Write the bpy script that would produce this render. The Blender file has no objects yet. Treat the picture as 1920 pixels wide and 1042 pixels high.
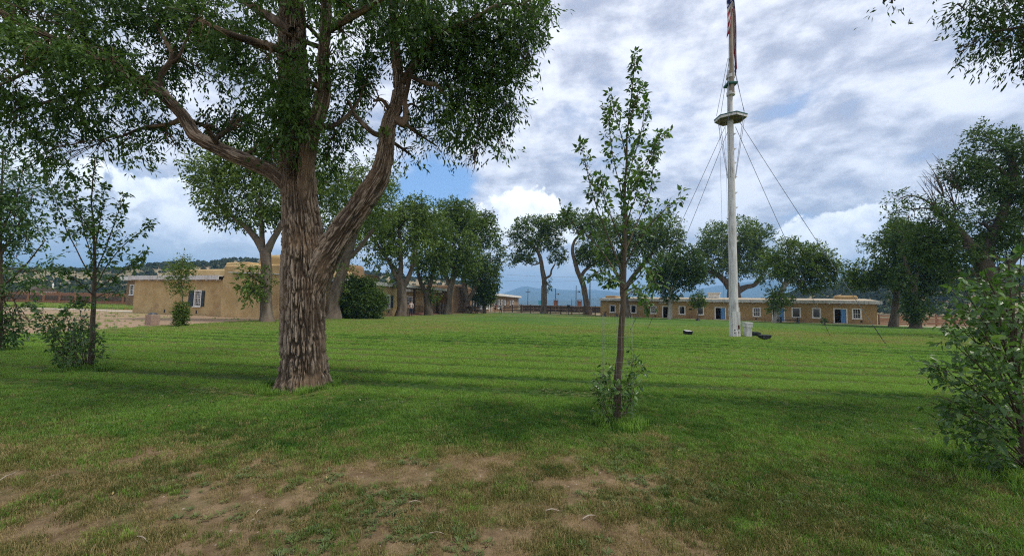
import bpy, bmesh, math, random
import numpy as np
from mathutils import Vector, Matrix

scene = bpy.context.scene
COL = scene.collection
R_ = math.radians
random.seed(7)

# ------------------------------------------------------------------ camera
FPX, CXP, CYP, HZ = 740.0, 960.0, 521.0, 571.0
EYE = 1.6
PITCH = math.atan((HZ - CYP) / FPX)
ROLL = R_(1.17)
CAMROT = (Matrix.Rotation(R_(90) + PITCH, 3, 'X') @ Matrix.Rotation(ROLL, 3, 'Z'))
cam_data = bpy.data.cameras.new('camera')
cam_data.sensor_width = 36.0
cam_data.lens = FPX / 1920.0 * 36.0
cam_data.clip_start = 0.05
cam_data.clip_end = 60000.0
cam = bpy.data.objects.new('camera', cam_data)
COL.objects.link(cam)
cam.location = (0, 0, EYE)
cam.rotation_euler = CAMROT.to_euler()
scene.camera = cam

# ------------------------------------------------------------------ world, sun, exposure
SUN_EL, SUN_AZ = R_(63), R_(105)      # azimuth clockwise from +Y (camera looks along +Y)
vs = scene.view_settings
vs.view_transform = 'Standard'
vs.look = 'None'
vs.gamma = 1.0
vs.exposure = 1.25
vs.use_curve_mapping = False
scene.cycles.use_denoising = False
scene.cycles.filter_width = 1.15
scene.cycles.max_bounces = 6
scene.cycles.diffuse_bounces = 3
scene.cycles.glossy_bounces = 2
scene.cycles.transmission_bounces = 3
scene.cycles.volume_bounces = 0
scene.cycles.transparent_max_bounces = 8
scene.cycles.sample_clamp_indirect = 6.0

sun_d = bpy.data.lights.new('sun', 'SUN')
sun_d.energy = 1.5
sun_d.angle = R_(10)
sun_d.color = (1.0, 0.95, 0.86)
sun = bpy.data.objects.new('sun', sun_d)
COL.objects.link(sun)
sdir = Vector((math.sin(SUN_AZ) * math.cos(SUN_EL), math.cos(SUN_AZ) * math.cos(SUN_EL), math.sin(SUN_EL)))
sun.rotation_euler = sdir.to_track_quat('Z', 'Y').to_euler()


class NT:
    """small helper to write node trees"""
    def __init__(self, tree):
        self.t = tree
        tree.nodes.clear()

    def node(self, kind, ins=None, **props):
        n = self.t.nodes.new(kind)
        for k, v in props.items():
            setattr(n, k, v)
        for k, v in (ins or {}).items():
            self.put(n.inputs[k], v)
        return n

    def put(self, sock, v):
        if isinstance(v, bpy.types.NodeSocket):
            self.t.links.new(v, sock)
        else:
            if hasattr(sock.default_value, '__len__') and len(sock.default_value) == 4 and len(v) == 3:
                v = (*v, 1.0)
            sock.default_value = v

    def m(self, op, a, b=0.0, c=0.0, clamp=False):
        n = self.t.nodes.new('ShaderNodeMath')
        n.operation = op
        n.use_clamp = clamp
        for i, v in enumerate((a, b, c)):
            self.put(n.inputs[i], v)
        return n.outputs[0]

    def vm(self, op, a, b=(0, 0, 0)):
        n = self.t.nodes.new('ShaderNodeVectorMath')
        n.operation = op
        self.put(n.inputs[0], a)
        self.put(n.inputs[1], b)
        return n.outputs[0]

    def noise(self, vec, scale, detail=4.0, rough=0.55, dist=0.0):
        n = self.node('ShaderNodeTexNoise', {'Scale': scale, 'Detail': detail, 'Roughness': rough, 'Distortion': dist})
        if vec is not None:
            self.put(n.inputs['Vector'], vec)
        return n.outputs[0]

    def smooth(self, v, lo, hi, a=0.0, b=1.0):
        n = self.node('ShaderNodeMapRange', interpolation_type='SMOOTHSTEP')
        for k, x in (('Value', v), ('From Min', lo), ('From Max', hi), ('To Min', a), ('To Max', b)):
            self.put(n.inputs[k], x)
        return n.outputs[0]

    def mix(self, f, a, b, blend='MIX'):
        n = self.t.nodes.new('ShaderNodeMix')
        n.data_type = 'RGBA'
        n.blend_type = blend
        n.clamp_factor = True
        self.put(n.inputs[0], f)
        self.put(n.inputs[6], a)
        self.put(n.inputs[7], b)
        return n.outputs[2]

    def comb(self, x, y, z):
        return self.node('ShaderNodeCombineXYZ', {0: x, 1: y, 2: z}).outputs[0]


world = bpy.data.worlds.new('World')
scene.world = world
world.use_nodes = True
w = NT(world.node_tree)
tc = w.node('ShaderNodeTexCoord').outputs['Generated']
sep = w.node('ShaderNodeSeparateXYZ', {0: tc})
dx, dy, dz = sep.outputs[0], sep.outputs[1], sep.outputs[2]
sky = w.node('ShaderNodeTexSky', sky_type='NISHITA')
sky.sun_disc = False
sky.sun_elevation = SUN_EL
sky.sun_rotation = SUN_AZ
sky.altitude = 2400
sky.air_density = 1.0
sky.dust_density = 0.6
sky.ozone_density = 2.0
WS = 0.091
az = w.m('ARCTAN2', dx, dy)
el = w.m('ARCSINE', dz)
zz = w.m('ADD', w.m('MAXIMUM', dz, 0.0), 0.16)
plane = w.comb(w.m('DIVIDE', dx, zz), w.m('DIVIDE', dy, zz), 0.0)
# rotate the banks a little and stretch them
rotn = w.node('ShaderNodeVectorRotate', {'Vector': plane, 'Angle': R_(24)}, rotation_type='Z_AXIS').outputs[0]
strv = w.vm('MULTIPLY', rotn, (1.0, 1.05, 1.0))
n_big = w.noise(strv, 1.15, 6.0, 0.55, 0.15)
n_mid = w.noise(w.vm('ADD', strv, (7.3, 2.1, 3.0)), 2.7, 7.0, 0.58, 0.1)
n_puff = w.noise(w.vm('MULTIPLY', tc, (1.0, 1.0, 1.9)), 7.5, 7.0, 0.58, 0.15)


def gauss(a0, e0, wa, we):
    u = w.m('DIVIDE', w.m('SUBTRACT', az, a0), wa)
    v = w.m('DIVIDE', w.m('SUBTRACT', el, e0), we)
    r2 = w.m('ADD', w.m('MULTIPLY', u, u), w.m('MULTIPLY', v, v))
    return w.m('EXPONENT', w.m('MULTIPLY', r2, -1.0))


# openings to the blue
hole = w.m('ADD', w.m('MULTIPLY', gauss(-0.20, 0.285, 0.11, 0.065), 0.31),
           w.m('ADD', w.m('MULTIPLY', gauss(0.36, 0.42, 0.22, 0.09), 0.07),
               w.m('MULTIPLY', gauss(0.30, 0.50, 0.10, 0.09), 0.05)))
cov_in = w.m('SUBTRACT', w.m('ADD', w.m('MULTIPLY', n_big, 0.5), w.m('ADD', w.m('MULTIPLY', n_mid, 0.28), w.m('MULTIPLY', n_puff, 0.22))), hole)
cover = w.smooth(cov_in, 0.30, 0.46)
# brightness of the layer: broad banks with puffs on them
shade = w.m('ADD', w.m('MULTIPLY', n_mid, 0.30), w.m('ADD', w.m('MULTIPLY', n_puff, 0.60), w.m('MULTIPLY', n_big, 0.20)))
lite = w.smooth(shade, 0.45, 0.645)
layer_col = w.mix(lite, (2.55, 2.75, 3.45), (5.5, 5.65, 6.2))
# low sky: even pale stratus
low = w.smooth(el, 0.02, 0.24, 1.0, 0.0)
layer_col = w.mix(w.m('MULTIPLY', low, 0.6), layer_col, (5.9, 6.1, 6.6))
cover = w.m('MAXIMUM', cover, w.m('MULTIPLY', low, 0.8))
base = w.mix(cover, w.mix(0.25, sky.outputs[0], (1.6, 3.6, 7.0)), layer_col)
# cumulus heads above the horizon
nc1 = w.noise(tc, 9.0, 7.0, 0.55, 0.2)
nc2 = w.noise(w.vm('ADD', tc, (3.1, 0.4, 8.8)), 22.0, 6.0, 0.6)
heads = None
for a0, e0, wa, we, k in ((0.03, 0.215, 0.15, 0.085, 1.0), (-0.04, 0.235, 0.06, 0.07, 0.6), (0.73, 0.155, 0.15, 0.060, 1.0), (0.80, 0.18, 0.08, 0.05, 0.5),
                          (-0.72, 0.20, 0.12, 0.06, 0.95), (-0.55, 0.16, 0.30, 0.07, 0.85), (-0.9, 0.2, 0.12, 0.06, 0.9), (0.40, 0.135, 0.10, 0.04, 0.7),
                          (2.1, 0.2, 0.35, 0.08, 0.9), (-2.0, 0.18, 0.3, 0.08, 0.9), (3.0, 0.2, 0.1, 0.08, 0.9)):
    g = w.m('MULTIPLY', gauss(a0, e0, wa, we), k)
    heads = g if heads is None else w.m('MAXIMUM', heads, g)
dens = w.m('ADD', heads, w.m('ADD', w.m('MULTIPLY', w.m('SUBTRACT', nc1, 0.5), 1.5), w.m('MULTIPLY', w.m('SUBTRACT', nc2, 0.5), 0.45)))
cmask = w.smooth(dens, 0.48, 0.58)
cl_shade = w.smooth(w.m('ADD', w.m('MULTIPLY', nc2, 0.8), w.m('ADD', w.m('MULTIPLY', nc1, 0.55), w.m('MULTIPLY', w.m('SUBTRACT', el, 0.2), 1.4))), 0.42, 0.78)
cum_col = w.mix(cl_shade, (4.9, 5.2, 6.1), (7.8, 7.9, 8.0))
allsky = w.mix(cmask, base, cum_col)
bg = w.node('ShaderNodeBackground', {'Color': allsky, 'Strength': WS})
w.t.links.new(bg.outputs[0], w.node('ShaderNodeOutputWorld').inputs[0])
world.cycles.sampling_method = 'MANUAL'
world.cycles.sample_map_resolution = 512


# ------------------------------------------------------------------ picture <-> place
def ray(px, py):
    v = CAMROT @ Vector(((px - CXP) / FPX, (CYP - py) / FPX, -1.0))
    return v.normalized()


def at_ground(px, py, z=0.0):
    d = ray(px, py)
    t = (z - EYE) / d.z
    return Vector((d.x * t, d.y * t, z))


def at_depth(px, py, Y):
    d = ray(px, py)
    t = Y / d.y
    return Vector((d.x * t, Y, EYE + d.z * t))


def horizon(px):
    return HZ + 0.0205 * (px - CXP)


def on_line(px, O, u):
    """distance along the ground line O + s*u at which picture column px meets it"""
    d = ray(px, horizon(px))
    # solve t*d = O + s*u
    A = np.array([[d.x, -u[0]], [d.y, -u[1]]])
    t, s = np.linalg.solve(A, np.array([O[0], O[1]]))
    return float(s)


def z_over(px, py, P):
    d = ray(px, py)
    return EYE + d.z / math.hypot(d.x, d.y) * math.hypot(P[0], P[1])


# ------------------------------------------------------------------ numpy noise
def _hash(ix, iy, iz, seed):
    h = (ix.astype(np.int64) * 374761393 + iy.astype(np.int64) * 668265263 + iz.astype(np.int64) * 2147483647 + seed * 974634541) & 0xFFFFFFFF
    h = ((h ^ (h >> 13)) * 1274126177) & 0xFFFFFFFF
    h = ((h ^ (h >> 16)) * 2246822519) & 0xFFFFFFFF
    h = h ^ (h >> 15)
    return (h & 0xFFFFFF) / float(0xFFFFFF)


def vnoise(p, seed=0):
    p = np.asarray(p, float)
    i = np.floor(p)
    f = p - i
    f = f * f * (3 - 2 * f)
    i = i.astype(np.int64)
    out = np.zeros(p.shape[:-1])
    for a in (0, 1):
        for b in (0, 1):
            for c in (0, 1):
                wgt = (f[..., 0] if a else 1 - f[..., 0]) * (f[..., 1] if b else 1 - f[..., 1]) * (f[..., 2] if c else 1 - f[..., 2])
                out += wgt * _hash(i[..., 0] + a, i[..., 1] + b, i[..., 2] + c, seed)
    return out


def fbm(p, seed=0, oct=4, gain=0.5):
    p = np.asarray(p, float)
    s = np.zeros(p.shape[:-1])
    a, tot = 1.0, 0.0
    for k in range(oct):
        s += a * vnoise(p * 2 ** k + 17.3 * k, seed + k)
        tot += a
        a *= gain
    return s / tot


def sstep(v, a, b):
    t = np.clip((np.asarray(v, float) - a) / (b - a), 0, 1)
    return t * t * (3 - 2 * t)


# ------------------------------------------------------------------ objects
def tag(o, label=None, cat=None, group=None, kind=None):
    if label: o['label'] = label
    if cat: o['category'] = cat
    if group: o['group'] = group
    if kind: o['kind'] = kind
    return o


def link(o, parent=None):
    COL.objects.link(o)
    if parent is not None:
        o.parent = parent
    return o


def empty(name, loc, rz=0.0):
    o = bpy.data.objects.new(name, None)
    o.empty_display_size = 0.2
    o.location = loc
    o.rotation_euler = (0, 0, rz)
    return link(o)


def copy_tree(o, parent=None):
    c = o.copy()
    COL.objects.link(c)
    if parent is not None:
        c.parent = parent
    for ch in list(o.children):
        copy_tree(ch, c)
    return c


def mesh_np(name, V, F, mat, parent=None, attrs=None, smooth=False):
    """V (n,3); F list of (m,k) index arrays"""
    V = np.asarray(V, np.float32)
    me = bpy.data.meshes.new(name)
    me.vertices.add(len(V))
    me.vertices.foreach_set('co', V.ravel())
    loops = np.concatenate([np.asarray(f, np.int32).ravel() for f in F])
    sizes = np.concatenate([np.full(len(f), np.asarray(f).shape[1], np.int32) for f in F])
    starts = np.concatenate([[0], np.cumsum(sizes)[:-1]]).astype(np.int32)
    me.loops.add(len(loops))
    me.loops.foreach_set('vertex_index', loops)
    me.polygons.add(len(sizes))
    me.polygons.foreach_set('loop_start', starts)
    if smooth:
        me.polygons.foreach_set('use_smooth', np.ones(len(sizes), bool))
    me.update(calc_edges=True)
    for k, v in (attrs or {}).items():
        a = me.attributes.new(k, 'FLOAT', 'POINT')
        a.data.foreach_set('value', np.asarray(v, np.float32))
    if mat is not None:
        me.materials.append(mat)
    o = bpy.data.objects.new(name, me)
    return link(o, parent)


class MB:
    """collects solids into one mesh"""
    def __init__(self):
        self.v, self.f = [], []

    def add(self, vs_, fs):
        n = len(self.v)
        self.v += [tuple(p) for p in vs_]
        self.f += [tuple(i + n for i in f) for f in fs]
        return self

    def box(self, x0, x1, y0, y1, z0, z1):
        return self.add([(x0, y0, z0), (x1, y0, z0), (x1, y1, z0), (x0, y1, z0), (x0, y0, z1), (x1, y0, z1), (x1, y1, z1), (x0, y1, z1)],
                        [(0, 3, 2, 1), (4, 5, 6, 7), (0, 1, 5, 4), (1, 2, 6, 5), (2, 3, 7, 6), (3, 0, 4, 7)])

    def cyl(self, p0, p1, r0, r1=None, n=12, caps=True):
        r1 = r0 if r1 is None else r1
        p0, p1 = Vector(p0), Vector(p1)
        d = (p1 - p0).normalized()
        a = d.orthogonal().normalized()
        b = d.cross(a)
        vs_, fs = [], []
        for p, r in ((p0, r0), (p1, r1)):
            for k in range(n):
                t = 2 * math.pi * k / n
                vs_.append(p + (a * math.cos(t) + b * math.sin(t)) * r)
        for k in range(n):
            fs.append((k, (k + 1) % n, n + (k + 1) % n, n + k))
        if caps:
            fs.append(tuple(range(n - 1, -1, -1)))
            fs.append(tuple(range(n, 2 * n)))
        return self.add(vs_, fs)

    def prism(self, poly, z0, z1):
        n = len(poly)
        vs_ = [(x, y, z0) for x, y in poly] + [(x, y, z1) for x, y in poly]
        fs = [tuple(range(n - 1, -1, -1)), tuple(range(n, 2 * n))]
        fs += [(k, (k + 1) % n, n + (k + 1) % n, n + k) for k in range(n)]
        return self.add(vs_, fs)

    def ball(self, c, r, nu=12, nv=8):
        r = (r, r, r) if not hasattr(r, '__len__') else r
        vs_, fs = [(c[0], c[1], c[2] - r[2])], []
        for j in range(1, nv):
            p = math.pi * j / nv - math.pi / 2
            for i in range(nu):
                t = 2 * math.pi * i / nu
                vs_.append((c[0] + r[0] * math.cos(p) * math.cos(t), c[1] + r[1] * math.cos(p) * math.sin(t), c[2] + r[2] * math.sin(p)))
        vs_.append((c[0], c[1], c[2] + r[2]))
        for i in range(nu):
            fs.append((0, 1 + (i + 1) % nu, 1 + i))
            for j in range(nv - 2):
                a = 1 + j * nu
                fs.append((a + i, a + (i + 1) % nu, a + nu + (i + 1) % nu, a + nu + i))
            a = 1 + (nv - 2) * nu
            fs.append((a + i, a + (i + 1) % nu, len(vs_) - 1))
        return self.add(vs_, fs)

    def build(self, name, mat, parent=None, bevel=0.0, smooth=False, seg=1):
        me = bpy.data.meshes.new(name)
        me.from_pydata(self.v, [], self.f)
        if mat is not None:
            me.materials.append(mat)
        if smooth:
            for p in me.polygons:
                p.use_smooth = True
        me.update()
        o = bpy.data.objects.new(name, me)
        link(o, parent)
        if bevel > 0:
            b = o.modifiers.new('bevel', 'BEVEL')
            b.width = bevel
            b.segments = seg
            b.limit_method = 'ANGLE'
        return o


def resample(P, Rr, n):
    """smooth a polyline (Catmull-Rom) into n points"""
    P = np.asarray(P, float)
    Rr = np.asarray(Rr, float)
    m = len(P)
    Q = np.vstack([2 * P[0] - P[1], P, 2 * P[-1] - P[-2]])
    t = np.linspace(0, m - 1 - 1e-6, n)
    i = t.astype(int)
    f = (t - i)[:, None]
    p0, p1, p2, p3 = Q[i], Q[i + 1], Q[i + 2], Q[i + 3]
    out = 0.5 * ((2 * p1) + (-p0 + p2) * f + (2 * p0 - 5 * p1 + 4 * p2 - p3) * f ** 2 + (-p0 + 3 * p1 - 3 * p2 + p3) * f ** 3)
    r = np.interp(t, np.arange(m), Rr)
    return out, r


def frames(P):
    T = np.gradient(P, axis=0)
    T /= np.linalg.norm(T, axis=1)[:, None] + 1e-9
    a = np.array([1.0, 0, 0]) if abs(T[0, 0]) < 0.8 else np.array([0, 1.0, 0])
    A = np.zeros_like(P)
    B = np.zeros_like(P)
    for k in range(len(P)):
        a = a - T[k] * np.dot(a, T[k])
        a /= np.linalg.norm(a) + 1e-9
        A[k] = a
        B[k] = np.cross(T[k], a)
    return A, B


class Tubes:
    def __init__(self):
        self.V, self.F, self.n = [], [], 0
        self.extra = []

    def add(self, P, Rr, ns=7, n=None, disp=None):
        if n:
            P, Rr = resample(P, Rr, n)
        P = np.asarray(P, float)
        Rr = np.asarray(Rr, float)
        A, B = frames(P)
        th = np.linspace(0, 2 * np.pi, ns, endpoint=False)
        c, s = np.cos(th), np.sin(th)
        rad = Rr[:, None] * np.ones((1, ns))
        ex = np.zeros((len(P), ns))
        if disp is not None:
            L = np.concatenate([[0], np.cumsum(np.linalg.norm(np.diff(P, axis=0), axis=1))])
            d, ex = disp(th[None, :] + 0 * L[:, None], L[:, None] + 0 * th[None, :], rad)
            rad = rad + d
        V = P[:, None, :] + rad[..., None] * (A[:, None, :] * c[None, :, None] + B[:, None, :] * s[None, :, None])
        m = len(P)
        idx = self.n + np.arange(m * ns).reshape(m, ns)
        a = idx[:-1]
        b = idx[1:]
        q = np.stack([a, np.roll(a, -1, 1), np.roll(b, -1, 1), b], -1).reshape(-1, 4)
        self.V.append(V.reshape(-1, 3))
        self.extra.append(ex.ravel())
        self.F.append(q)
        self.n += m * ns
        # close the far end with a point
        tip = P[-1] + (P[-1] - P[-2]) / (np.linalg.norm(P[-1] - P[-2]) + 1e-9) * Rr[-1] * 0.6
        self.V.append(tip[None])
        self.extra.append(np.zeros(1))
        e = idx[-1]
        t = np.stack([e, np.roll(e, -1), np.full(ns, self.n)], -1)
        self.F.append(t)
        self.n += 1
        return self

    def build(self, name, mat, parent=None, attr=None, smooth=True):
        q = [f for f in self.F if f.shape[1] == 4]
        t = [f for f in self.F if f.shape[1] == 3]
        at = {attr: np.concatenate(self.extra)} if attr else None
        return mesh_np(name, np.concatenate(self.V), [np.concatenate(q), np.concatenate(t)], mat, parent, at, smooth)


# ------------------------------------------------------------------ materials
def new_mat(name):
    m = bpy.data.materials.new(name)
    m.use_nodes = True
    return m, NT(m.node_tree)


def out(n, shader):
    n.t.links.new(shader, n.node('ShaderNodeOutputMaterial').inputs[0])


def pmat(name, c1, c2=None, scale=3.0, rough=0.85, bump=0.0, bscale=None, spec=0.3, metal=0.0, stretch=(1, 1, 1), lo=0.35, hi=0.68, c3=None, detail=6.0, s3=0.6):
    m, n = new_mat(name)
    co = n.node('ShaderNodeTexCoord').outputs['Object']
    v = n.vm('MULTIPLY', co, stretch)
    col = c1
    if c2 is not None:
        f = n.smooth(n.noise(v, scale, detail, 0.6), lo, hi)
        col = n.mix(f, c1, c2)
    if c3 is not None:
        f3 = n.smooth(n.noise(n.vm('ADD', v, (11.0, 3.0, 5.0)), scale * s3, 5.0, 0.65), 0.52, 0.72)
        col = n.mix(f3, col, c3)
    p = n.node('ShaderNodeBsdfPrincipled', {'Base Color': col, 'Roughness': rough, 'Metallic': metal, 'Specular IOR Level': spec})
    if bump > 0:
        b = n.node('ShaderNodeBump', {'Strength': 1.0, 'Distance': bump, 'Height': n.noise(v, bscale or scale * 4, 6.0, 0.65)})
        n.t.links.new(b.outputs[0], p.inputs['Normal'])
    out(n, p.outputs[0])
    return m


def leaf_mat(name, dark, mid, lite, transl=0.3, rough=0.45, attr_type='GEOMETRY', spec=0.35):
    m, n = new_mat(name)
    a = n.node('ShaderNodeAttribute', attribute_name='tint', attribute_type=attr_type).outputs['Fac']
    f1 = n.smooth(a, 0.0, 0.55)
    f2 = n.smooth(a, 0.5, 1.0)
    col = n.mix(f2, n.mix(f1, dark, mid), lite)
    p = n.node('ShaderNodeBsdfPrincipled', {'Base Color': col, 'Roughness': rough, 'Specular IOR Level': spec})
    tcol = n.mix(0.5, col, n.mix(1.0, col, (1.6, 1.7, 0.5), 'MULTIPLY'))
    tr = n.node('ShaderNodeBsdfTranslucent', {'Color': tcol})
    mx = n.node('ShaderNodeMixShader', {0: transl, 1: p.outputs[0], 2: tr.outputs[0]})
    out(n, mx.outputs[0])
    return m


M = {}
M['leaf_big'] = leaf_mat('leaf_big', (0.024, 0.056, 0.012), (0.066, 0.132, 0.024), (0.15, 0.23, 0.045), 0.34, 0.5, spec=0.22)
M['leaf_mid'] = leaf_mat('leaf_mid', (0.052, 0.092, 0.018), (0.112, 0.175, 0.027), (0.19, 0.27, 0.048), 0.28, 0.55, spec=0.18)
M['leaf_dark'] = leaf_mat('leaf_dark', (0.027, 0.056, 0.013), (0.066, 0.118, 0.024), (0.10, 0.155, 0.035), 0.25, 0.55, spec=0.18)
M['leaf_sapling'] = leaf_mat('leaf_sapling', (0.032, 0.078, 0.020), (0.080, 0.160, 0.036), (0.17, 0.26, 0.065), 0.3, 0.35, spec=0.4)
M['leaf_far'] = leaf_mat('leaf_far', (0.018, 0.034, 0.016), (0.034, 0.055, 0.024), (0.06, 0.085, 0.036), 0.1)
M['grass'] = leaf_mat('grass', (0.020, 0.078, 0.007), (0.200, 0.340, 0.052), (0.30, 0.235, 0.105), 0.3, 0.5, 'INSTANCER', spec=0.25)
M['grass_dull'] = leaf_mat('grass_dull', (0.075, 0.092, 0.022), (0.175, 0.165, 0.055), (0.33, 0.25, 0.125), 0.3, 0.6, 'INSTANCER', spec=0.15)
M['weed'] = leaf_mat('weed', (0.050, 0.090, 0.028), (0.10, 0.145, 0.042), (0.19, 0.20, 0.07), 0.25, 0.55, 'INSTANCER', spec=0.25)
M['juniper'] = leaf_mat('juniper', (0.034, 0.050, 0.024), (0.050, 0.072, 0.032), (0.08, 0.10, 0.045), 0.0, 0.9, 'INSTANCER', spec=0.1)


def bark_mat(name, furrow, crest, tan, bump=0.012, scale=9.0):
    m, n = new_mat(name)
    co = n.node('ShaderNodeTexCoord').outputs['Object']
    a = n.node('ShaderNodeAttribute', attribute_name='crest').outputs['Fac']
    v = n.vm('MULTIPLY', co, (1, 1, 0.16))
    n1 = n.noise(v, scale, 8.0, 0.65, 0.4)
    n2 = n.noise(co, 1.3, 4.0, 0.6)
    f = n.smooth(n.m('ADD', n.m('MULTIPLY', a, 0.75), n.m('MULTIPLY', n1, 0.5)), 0.42, 1.05)
    col = n.mix(f, furrow, crest)
    col = n.mix(n.m('MULTIPLY', n.smooth(n2, 0.45, 0.68), 0.75), col, tan)
    p = n.node('ShaderNodeBsdfPrincipled', {'Base Color': col, 'Roughness': 0.92, 'Specular IOR Level': 0.15})
    b = n.node('ShaderNodeBump', {'Strength': 1.0, 'Distance': bump, 'Height': n1})
    n.t.links.new(b.outputs[0], p.inputs['Normal'])
    out(n, p.outputs[0])
    return m


M['bark_big'] = bark_mat('bark_big', (0.070, 0.050, 0.034), (0.32, 0.255, 0.19), (0.225, 0.155, 0.098), 0.02, 16.0)
M['bark'] = bark_mat('bark', (0.085, 0.066, 0.050), (0.26, 0.215, 0.165), (0.16, 0.12, 0.085), 0.03, 5.0)
M['bark_dark'] = bark_mat('bark_dark', (0.07, 0.055, 0.042), (0.19, 0.155, 0.12), (0.12, 0.09, 0.065), 0.03, 5.0)
M['bark_pale'] = bark_mat('bark_pale', (0.26, 0.24, 0.20), (0.48, 0.45, 0.40), (0.36, 0.32, 0.26), 0.02, 5.0)
M['bark_young'] = bark_mat('bark_young', (0.085, 0.066, 0.045), (0.19, 0.15, 0.105), (0.13, 0.10, 0.07), 0.004, 20.0)
M['adobe'] = pmat('adobe', (0.41, 0.29, 0.135), (0.51, 0.375, 0.19), 0.8, 0.95, 0.014, 2.5, 0.1, c3=(0.34, 0.22, 0.11))
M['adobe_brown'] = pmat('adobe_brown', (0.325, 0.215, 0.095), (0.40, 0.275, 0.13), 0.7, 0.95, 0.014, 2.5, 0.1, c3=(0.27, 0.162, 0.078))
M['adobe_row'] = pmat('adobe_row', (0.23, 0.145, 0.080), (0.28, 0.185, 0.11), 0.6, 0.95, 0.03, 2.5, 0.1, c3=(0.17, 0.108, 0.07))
M['adobe_light'] = pmat('adobe_light', (0.45, 0.33, 0.17), (0.52, 0.40, 0.23), 1.2, 0.95, 0.02, 3.0, 0.1)
M['white'] = pmat('white', (0.78, 0.76, 0.72), (0.62, 0.59, 0.53), 3.0, 0.7, 0.002, 20)
M['white_old'] = pmat('white_old', (0.57, 0.555, 0.53), (0.30, 0.275, 0.245), 5.0, 0.85, 0.006, 14, stretch=(1, 1, 0.22), lo=0.46, hi=0.74, c3=(0.70, 0.69, 0.67))
M['roof_dirt'] = pmat('roof_dirt', (0.42, 0.35, 0.25), (0.32, 0.26, 0.18), 0.8, 0.95, 0.02, 4)
M['roof_metal'] = pmat('roof_metal', (0.56, 0.56, 0.55), (0.44, 0.44, 0.43), 1.0, 0.6)
M['black'] = pmat('black', (0.012, 0.014, 0.018), (0.02, 0.022, 0.026), 4.0, 0.5)
M['shutter'] = pmat('shutter', (0.010, 0.024, 0.032), (0.016, 0.034, 0.042), 4.0, 0.55)
M['blue_door'] = pmat('blue_door', (0.10, 0.24, 0.48), (0.13, 0.30, 0.55), 2.0, 0.6, stretch=(4, 4, 0.5))
M['glass'] = pmat('glass', (0.012, 0.015, 0.017), None, rough=0.06, spec=0.6)
M['wood_dark'] = pmat('wood_dark', (0.075, 0.05, 0.036), (0.12, 0.085, 0.062), 4.0, 0.85, 0.006, 20, stretch=(1, 1, 1))
M['wood_red'] = pmat('wood_red', (0.21, 0.095, 0.05), (0.30, 0.15, 0.08), 3.0, 0.85, 0.006, 20)
M['wood_grey'] = pmat('wood_grey', (0.21, 0.16, 0.125), (0.30, 0.24, 0.19), 4.0, 0.9, 0.006, 20)
M['brick_red'] = pmat('brick_red', (0.20, 0.085, 0.055), (0.26, 0.12, 0.08), 4.0, 0.9)
M['metal_dark'] = pmat('metal_dark', (0.05, 0.055, 0.06), (0.08, 0.085, 0.09), 3.0, 0.45, metal=0.6)
M['wire'] = pmat('wire', (0.16, 0.17, 0.19), None, rough=0.5, metal=0.3)
M['mesh_wire'] = pmat('mesh_wire', (0.30, 0.31, 0.27), (0.20, 0.19, 0.15), 6.0, rough=0.6, metal=0.3)
M['green_paint'] = pmat('green_paint', (0.015, 0.085, 0.065), (0.025, 0.11, 0.085), 4.0, 0.6)
M['plank_under'] = pmat('plank_under', (0.15, 0.12, 0.085), (0.21, 0.17, 0.12), 6.0, 0.85)
M['spar'] = pmat('spar', (0.20, 0.155, 0.105), (0.34, 0.29, 0.23), 3.0, 0.85, 0.004, 14, stretch=(1, 1, 0.2))
M['bin_pink'] = pmat('bin_pink', (0.27, 0.185, 0.135), (0.36, 0.26, 0.195), 18.0, 0.95, 0.01, 40)
M['skin'] = pmat('skin', (0.40, 0.22, 0.15), None, rough=0.6)
M['shirt_pale'] = pmat('shirt_pale', (0.60, 0.46, 0.42), (0.66, 0.53, 0.49), 6.0, 0.9)
M['jeans'] = pmat('jeans', (0.018, 0.026, 0.055), (0.028, 0.038, 0.075), 6.0, 0.9)
M['shirt_grey'] = pmat('shirt_grey', (0.22, 0.24, 0.28), None, rough=0.9)
M['shirt_red'] = pmat('shirt_red', (0.30, 0.07, 0.055), None, rough=0.9)
M['cloth_black'] = pmat('cloth_black', (0.014, 0.014, 0.017), None, rough=0.9)
M['hair'] = pmat('hair', (0.03, 0.02, 0.014), None, rough=0.6)
M['stick'] = pmat('stick', (0.40, 0.34, 0.27), (0.26, 0.21, 0.16), 20.0, 0.9)
M['pebble'] = pmat('pebble', (0.36, 0.30, 0.235), (0.25, 0.195, 0.15), 14.0, 0.9)
M['concrete'] = pmat('concrete', (0.50, 0.45, 0.37), (0.42, 0.37, 0.30), 1.5, 0.95)

# ------------------------------------------------------------------ ground, lawn, paths
def stripes(x, y):
    """uneven mower tracks running nearly across the view"""
    c = y * math.cos(R_(8)) + x * math.sin(R_(8))
    l = x * math.cos(R_(8)) - y * math.sin(R_(8))
    cw = c + 0.55 * fbm(np.stack([c * 0.22, l * 0.030, np.zeros_like(c)], -1), 31, 2)
    t = cw / 1.25
    k = np.floor(t)
    d = np.abs(t - k - 0.5) * 2
    st = fbm(np.stack([k * 7.31, l * 0.10, k * 0 + 2], -1), 33, 3, 0.55)
    a = (1 - d) + np.clip(0.52 - st, 0, 0.5) * 1.4
    q2 = np.stack([c * 0.62, l * 0.012, np.zeros_like(c) + 3.0], -1)
    b = fbm(q2, 41, 2, 0.5)
    return a, b


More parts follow.
